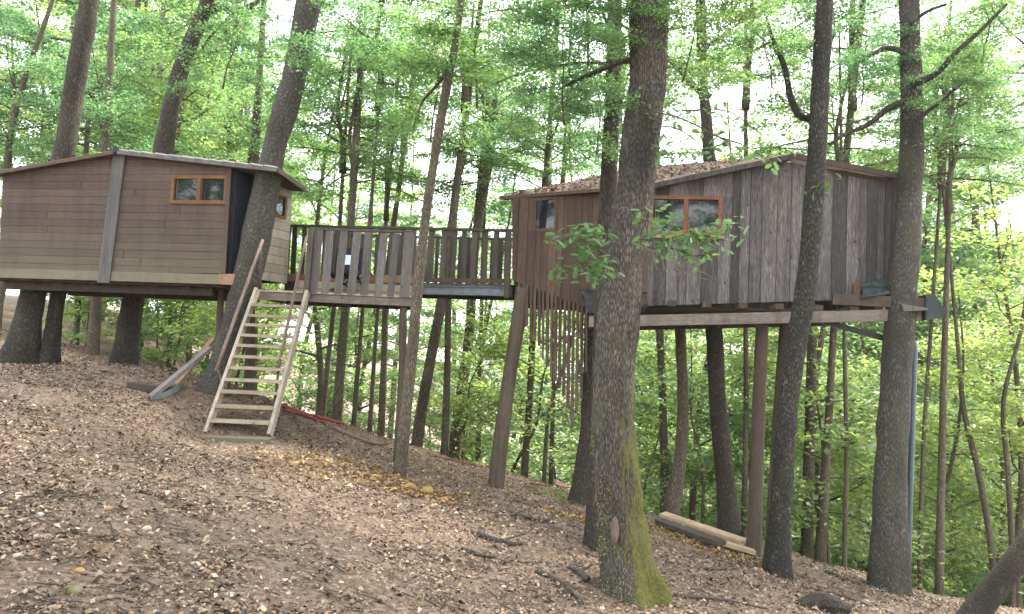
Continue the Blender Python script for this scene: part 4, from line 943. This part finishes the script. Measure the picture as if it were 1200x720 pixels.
# ------------------------------------------------------------------ folding chair on the landing
cpos = at(402, 345, 12.1); cpos[2] = zL
ch = root('camp_chair', cpos, 'black folding camp chair behind the grey pickets of the landing', 'chair')
def cpt(x_, y_, z_): return cpos + np.array([x_, y_, z_])
part('seat', slab([cpt(-.24, -.2, .36), cpt(.24, -.2, .36), cpt(.22, .2, .31), cpt(-.22, .2, .31)], .02), 'black_cloth', ch)
part('backrest', slab([cpt(-.2, .18, .34), cpt(.22, .18, .34), cpt(.22, .3, .8), cpt(-.2, .3, .8)], .0201, up=(0, 1, 0)), 'black_cloth', ch)
part('back_panel', slab([cpt(-.13, .2, .52), cpt(.14, .2, .52), cpt(.14, .245, .68), cpt(-.13, .245, .68)], .004, up=(0, 1, 0)), 'white_cloth', ch)
for a, b_ in (((-.28, -.22, .01), (.26, .2, .36)), ((.28, -.22, .01), (-.24, .2, .36)), ((-.28, .24, .01), (-.24, -.2, .38)), ((.3, .24, .01), (.24, -.2, .38)), ((-.28, .2, .01), (.3, -.18, .55)), ((.44, .05, .34), (.26, .1, .56))):
    part('leg', tube([cpt(*a), cpt(*b_)], .014, 3, 7), 'black_metal', ch, True)
for s_ in (-1, 1):
    part('armrest', beam(cpt(.27 * s_, -.2, .56), cpt(.25 * s_, .22, .58), .05, .02), 'black_cloth', ch)

# ------------------------------------------------------------------ things lying on the ground
def drape(pxs, lift=.02):
    o = []
    for a, b_ in pxs:
        p = on_ground(a, b_, hi=14.6 if a > 250 else 17); o.append([p[0], p[1], gz(p[0], p[1]) + lift])
    return np.array(o)
single('hose', tube(drape([(328, 477), (345, 483), (362, 486), (380, 493), (402, 499)], .03), .03, 40, 8), 'red', 'faded red hose lying behind the foot of the stairs', 'hose', sm=True)
single('pole', tube(drape([(332, 483), (352, 488), (372, 495), (394, 502)], .03), .022, 30, 8), 'red_dark', 'thin dark red pole beside the faded red hose', 'pole', sm=True)
single('hose', tube(drape([(506, 535), (530, 541), (552, 546), (574, 549)], .02), .012, 30, 8), 'red', 'red hose curling up to the leaning log post', 'hose', sm=True)
sh = drape([(622, 570), (645, 574)], .05); sp_ = on_ground(655, 575)
shv = root('shovel', (sp_[0], sp_[1], gz(sp_[0], sp_[1])), 'red shovel lying on the leaves between the log post and the oak', 'shovel')
part('handle', tube(sh, .012, 6, 7), 'red_dark', shv, True)
bl_ = np.array([(0, -.13, .06), (.16, -.11, .02), (.26, 0, 0), (.16, .11, .02), (0, .13, .06), (.02, 0, .13)]) + [sp_[0] - .08, sp_[1], gz(sp_[0], sp_[1]) + .06]
part('blade', (np.r_[bl_, bl_ - [0, 0, .012]], [(0, 1, 5), (1, 2, 5), (2, 3, 5), (3, 4, 5), (0, 5, 4), (6, 11, 7), (7, 11, 8), (8, 11, 9), (9, 11, 10), (6, 10, 11), (0, 6, 7, 1), (1, 7, 8, 2), (2, 8, 9, 3), (3, 9, 10, 4), (4, 10, 6, 0)]), 'red_dark', shv)
# boards by the oak
def board(a, b_, wd, th_, lift, mt, label, group=None):
    p, q = drape([a, b_], lift); c_ = nrm(np.cross(q - p, [0, 0, 1]))
    return single('plank', beam(p, q, wd, th_, up=nrm(np.cross(c_, q - p))), mt, label, 'plank', group)
board((776, 613), (872, 646), .22, .04, .13, 'lumber', 'pale sawn plank on top of the pile beside the oak')
board((772, 617), (846, 645), .18, .05, .08, 'beam_dark', 'dark thick plank under the pale sawn plank')
board((800, 606), (876, 633), .12, .08, .10, 'beam_dark', 'dark rotten plank behind the pale sawn plank')
board((845, 642), (884, 654), .16, .05, .07, 'lumber', 'short pale plank at the foot of the straight log post')
# debris under the low cabin
q0 = on_ground(206, 452); q1 = at(250, 397, q0[1] + .5)
single('leaning_board', beam([q0[0], q0[1], gz(q0[0], q0[1])], q1, .11, .04), 'lumber_red', 'orange-brown board leaning against the trunk by the stairs', 'board')
q0 = on_ground(176, 470); q1 = at(246, 408, q0[1] + .8)
single('leaning_board', beam([q0[0], q0[1], gz(q0[0], q0[1]) + .04], q1, .10, .05), 'picket', 'long pale board sloping from the ground to the trunk by the stairs', 'board')
gp = on_ground(196, 463); gL = drape([(180, 470), (190, 468), (202, 463), (212, 455)], .09)
Q = spline(gL, 18); ax_ = np.array([0, 0, 1.0]); Vg = []
for q in Q:
    for a in np.linspace(-1.3, 1.3, 9): Vg.append(q + np.array([0, .11 * math.sin(a), -.09 * math.cos(a)]))
Vg = np.array(Vg); Fg = [(i_ * 9 + j_, i_ * 9 + j_ + 1, (i_ + 1) * 9 + j_ + 1, (i_ + 1) * 9 + j_) for i_ in range(17) for j_ in range(8)]
single('gutter', (np.r_[Vg, Vg + [0, 0, .012]], Fg + [tuple(x + len(Vg) for x in f[::-1]) for f in Fg]), 'gutter', 'curved pale blue gutter piece lying under the low cabin', 'gutter', sm=True)
p = on_ground(176, 461); single('crate', beam([p[0] - .3, p[1] + .1, gz(p[0], p[1]) + .05], [p[0] + .2, p[1] + .1, gz(p[0] + .2, p[1]) + .05], .3, .16), 'beam_dark', 'low dark timber block under the cabin beside the blue gutter', 'block')
# dead branches
branches = [([(560, 628), (578, 635), (596, 640), (612, 640)], .03, 'dark'), ([(540, 645), (562, 653), (580, 656)], .02, 'dark'), ([(598, 602), (622, 610), (650, 612)], .022, 'dark'),
            ([(628, 672), (650, 682), (668, 692), (680, 712)], .028, 'dark'), ([(610, 660), (640, 660), (668, 672)], .014, 'pale'), ([(688, 684), (676, 672), (664, 668)], .035, 'dark'),
            ([(664, 690), (680, 702), (688, 716)], .012, 'pale'), ([(780, 660), (830, 668), (880, 664), (930, 676)], .016, 'dark'), ([(790, 700), (850, 706), (900, 716)], .02, 'dark'),
            ([(968, 672), (1000, 684), (1030, 692)], .025, 'dark'), ([(380, 498), (410, 512), (440, 522), (458, 520)], .035, 'pale'), ([(395, 495), (425, 504), (452, 516)], .025, 'dark'),
            ([(140, 420), (170, 424), (205, 422)], .03, 'pale'), ([(150, 573), (172, 580), (196, 586)], .014, 'dark'), ([(340, 560), (372, 578), (390, 596)], .012, 'dark'), ([(870, 560), (884, 612), (900, 632)], .02, 'dark'),
            ([(110, 708), (140, 704), (162, 708)], .014, 'pale'), ([(940, 690), (985, 700), (1020, 712)], .018, 'dark'), ([(235, 705), (262, 690), (282, 684)], .006, 'dark'), ([(560, 596), (590, 604), (612, 602)], .012, 'pale')]
branch_label = {0: 'dark dead branch lying between the log post and the oak', 3: "dark bent branch on the litter by the oak's foot", 5: "short dark log touching the oak's foot", 10: 'bleached branch lying behind the stairs near the red hose', 12: 'bleached branch under the low cabin by the short dark trunk', 9: 'dark branch at the foot of the stout trunk', 15: 'dark branch by the straight log post', 7: 'long thin dark branch between the oak and the straight log post'}
for k_, (pts, r_, tone) in enumerate(branches):
    rg = np.random.default_rng(90 + k_); P = drape(pts, r_ * .8); tb = [tube(P, np.linspace(r_, r_ * .5, len(P)), 22, 7, .15, 0, k_)]
    for s_ in range(2):
        q = spline(P, 20)[rg.integers(5, 17)]; e = q + [rg.normal(0, .16), rg.normal(0, .16), .05]
        tb.append(tube([q, (q + e) / 2 + rg.normal(0, .02, 3), e], [r_ * .45, r_ * .3, r_ * .15], 6, 5))
    single('fallen_branch', join(*tb), 'deadwood' if tone == 'dark' else 'wound', branch_label.get(k_, 'small dark dead branch lying on the leaf litter' if tone == 'dark' else 'small bleached dead branch lying on the leaf litter'), 'branch', 'dark fallen branches' if tone == 'dark' else 'bleached fallen branches', True)
# stump-like bark slab
p = on_ground(968, 716); z_ = gz(p[0], p[1])
single('bark_slab', tube([[p[0] - .28, p[1], z_ + .02], [p[0], p[1] + .02, z_ + .07], [p[0] + .25, p[1] + .03, z_ + .02]], [.07, .1, .05], 14, 9, .3, 0, 4), 'red_dark' if False else 'bark_brown', 'dark reddish slab of fallen bark near the leaning mossy trunk', 'bark')
# stones
def stone(px, py, s, mt, label, group):
    p = on_ground(px, py); rg = np.random.default_rng(int(px * 7 + py)); n = 12; m_ = 7; V = []
    for j_ in range(m_):
        ph = math.pi * j_ / (m_ - 1)
        for i_ in range(n): a = 2 * math.pi * i_ / n; V.append((math.sin(ph) * math.cos(a), math.sin(ph) * math.sin(a) * .8, math.cos(ph) * .62))
    V = np.array(V); V *= (1 + .5 * (vnoise(V * 1.7 + rg.uniform(0, 50, 3)) - .5))[:, None] * s
    Fs = [(j_ * n + i_, (j_ + 1) * n + i_, (j_ + 1) * n + (i_ + 1) % n, j_ * n + (i_ + 1) % n) for j_ in range(m_ - 1) for i_ in range(n)]
    single('stone', (V + [p[0], p[1], gz(p[0], p[1]) + s * .2], Fs), mt, label, 'stone', group, True)
for px, py, s in ((85, 696, .05), (246, 692, .045), (268, 655, .035), (720, 627, .05), (240, 708, .03), (40, 600, .03)): stone(px, py, s, 'stone_moss', 'mossy round stone among the dead leaves', 'mossy stones')
for px, py, s in ((126, 597, .03), (93, 672, .03), (255, 668, .028), (500, 578, .09), (480, 572, .07), (345, 546, .06), (520, 588, .06), (740, 690, .05), (785, 620, .05), (440, 560, .05)): stone(px, py, s, 'stone_ochre', 'ochre yellow stone among the dead leaves', 'ochre stones')
for px, py, s in ((172, 622, .035), (230, 664, .03), (46, 606, .03), (268, 700, .03), (20, 655, .028), (590, 690, .025), (1015, 706, .035), (955, 668, .035), (120, 660, .022)):
    stone(px, py, s, 'stone', 'pale stone among the dead leaves', 'pale stones')

# ------------------------------------------------------------------ leaf litter, twigs, grass
def stuff(name, VF, mt, label, cat, sm=False):
    o = link(name, fast_mesh(name, VF[0], VF[1], sm), mt); o['kind'] = 'stuff'; o['label'] = label; o['category'] = cat; return o
n = 210000
d = 2.0 + 16 * rng.random(n) ** 1.25; a = rng.uniform(-.80, .80, n); x_ = d * a; y_ = d
C_ = np.c_[x_, y_, ground_z(x_, y_) + rng.uniform(.002, .022, n)]
kp = rng.random(n) < .3 + .9 * smooth(.3, .6, vnoise(np.c_[x_, y_, 0 * x_] * 1.3 + 4) * .6 + vnoise(np.c_[x_, y_, 0 * x_] * 4 + 8) * .4)
C_ = C_[kp]; d = d[kp]; n = len(d)
sz = .021 + .032 * rng.random(n) ** 3 + .0008 * d + .03 * (rng.random(n) < .025)
stuff('leaf_litter', leaf_quads(C_, sz, .42, rng, .28, .6), 'litter', 'dead brown oak leaves carpeting the slope', 'leaf litter')
n = 2600; V = []; Fs = []
d = 2.5 + 13 * rng.random(n) ** 1.1; x_ = d * rng.uniform(-.78, .78, n); L = rng.uniform(.04, .22, n); an = rng.uniform(0, 6.28, n)
dx, dy = np.cos(an) * L / 2, np.sin(an) * L / 2
za = ground_z(x_ - dx, d - dy) + .014; zc = ground_z(x_ + dx, d + dy) + .014 + rng.uniform(0, .025, n)
r_ = rng.uniform(.0018, .006, n); sx, sy = -np.sin(an) * r_, np.cos(an) * r_
A_ = np.c_[x_ - dx, d - dy, za]; Bq = np.c_[x_ + dx, d + dy, zc]; S = np.c_[sx, sy, 0 * r_]; U_ = np.c_[0 * r_, 0 * r_, r_ * 1.6]
V = np.stack([A_ - S, A_ + S, A_ + U_, Bq - S, Bq + S, Bq + U_], 1).reshape(-1, 3); b0 = np.arange(n)[:, None] * 6
Fs = np.concatenate([b0 + [0, 3, 4, 1], b0 + [1, 4, 5, 2], b0 + [2, 5, 3, 0]])
stuff('twigs', (V, Fs), 'deadwood', 'small dead twigs strewn over the leaf litter', 'twigs')
# ochre leaf patches
pc = [drape([(a, b_)])[0] for a, b_ in ((350, 545), (420, 552), (500, 578), (470, 575), (860, 655), (780, 625), (690, 612))]
cs = np.concatenate([np.c_[rng.normal(p[0], .38, 260), rng.normal(p[1], .3, 260)] for p in pc])
o = stuff('ochre_leaves', leaf_quads(np.c_[cs, ground_z(cs[:, 0], cs[:, 1]) + rng.uniform(.01, .03, len(cs))], .065, .5, rng, .25, .6), 'litter_ochre', 'patches of ochre yellow dead leaves and soil', 'leaf litter')
# grass tufts near the crest
gp = on_ground(690, 590); n = 1500
x_ = np.r_[rng.normal(gp[0], .45, n), rng.uniform(2, 7, 500)]; y_ = np.r_[rng.normal(gp[1], .3, n), rng.uniform(10.3, 12.4, 500)]
z_ = ground_z(x_, y_); h = rng.uniform(.03, .09, len(x_)); an = rng.uniform(0, 6.28, len(x_)); wv = np.c_[np.cos(an), np.sin(an), 0 * an] * .006
B0 = np.c_[x_, y_, z_]; Tp = B0 + np.c_[rng.normal(0, .03, len(x_)), rng.normal(0, .03, len(x_)), h]
stuff('grass', (np.stack([B0 - wv, B0 + wv, Tp], 1).reshape(-1, 3), np.arange(3 * len(x_)).reshape(-1, 3)), 'grass', 'thin pale grass at the edge of the slope', 'grass')

# ------------------------------------------------------------------ hazy air under the trees
m = bpy.data.materials.new('haze_air'); m.use_nodes = True; t = m.node_tree; t.nodes.clear()
mo = t.nodes.new('ShaderNodeOutputMaterial'); pv = t.nodes.new('ShaderNodeVolumePrincipled')
pv.inputs['Color'].default_value = (.93, .95, .92, 1); pv.inputs['Density'].default_value = .0004; pv.inputs['Anisotropy'].default_value = .25
t.links.new(pv.outputs[0], mo.inputs['Volume'])
zlo = float(GZ.min()) - 1; me = bpy.data.meshes.new('haze')
X0, X1, Y0, Y1, Z0, Z1 = -222, 222, -62, 402, zlo, 27
me.from_pydata([(x, y, z) for z in (Z0, Z1) for x, y in ((X0, Y0), (X1, Y0), (X1, Y1), (X0, Y1))], [], [(3, 2, 1, 0), (4, 5, 6, 7), (0, 1, 5, 4), (1, 2, 6, 5), (2, 3, 7, 6), (3, 0, 4, 7)])
hz = link('haze', me, m); hz['kind'] = 'stuff'; hz['label'] = 'thin pale haze in the air among the trees'; hz['category'] = 'haze'
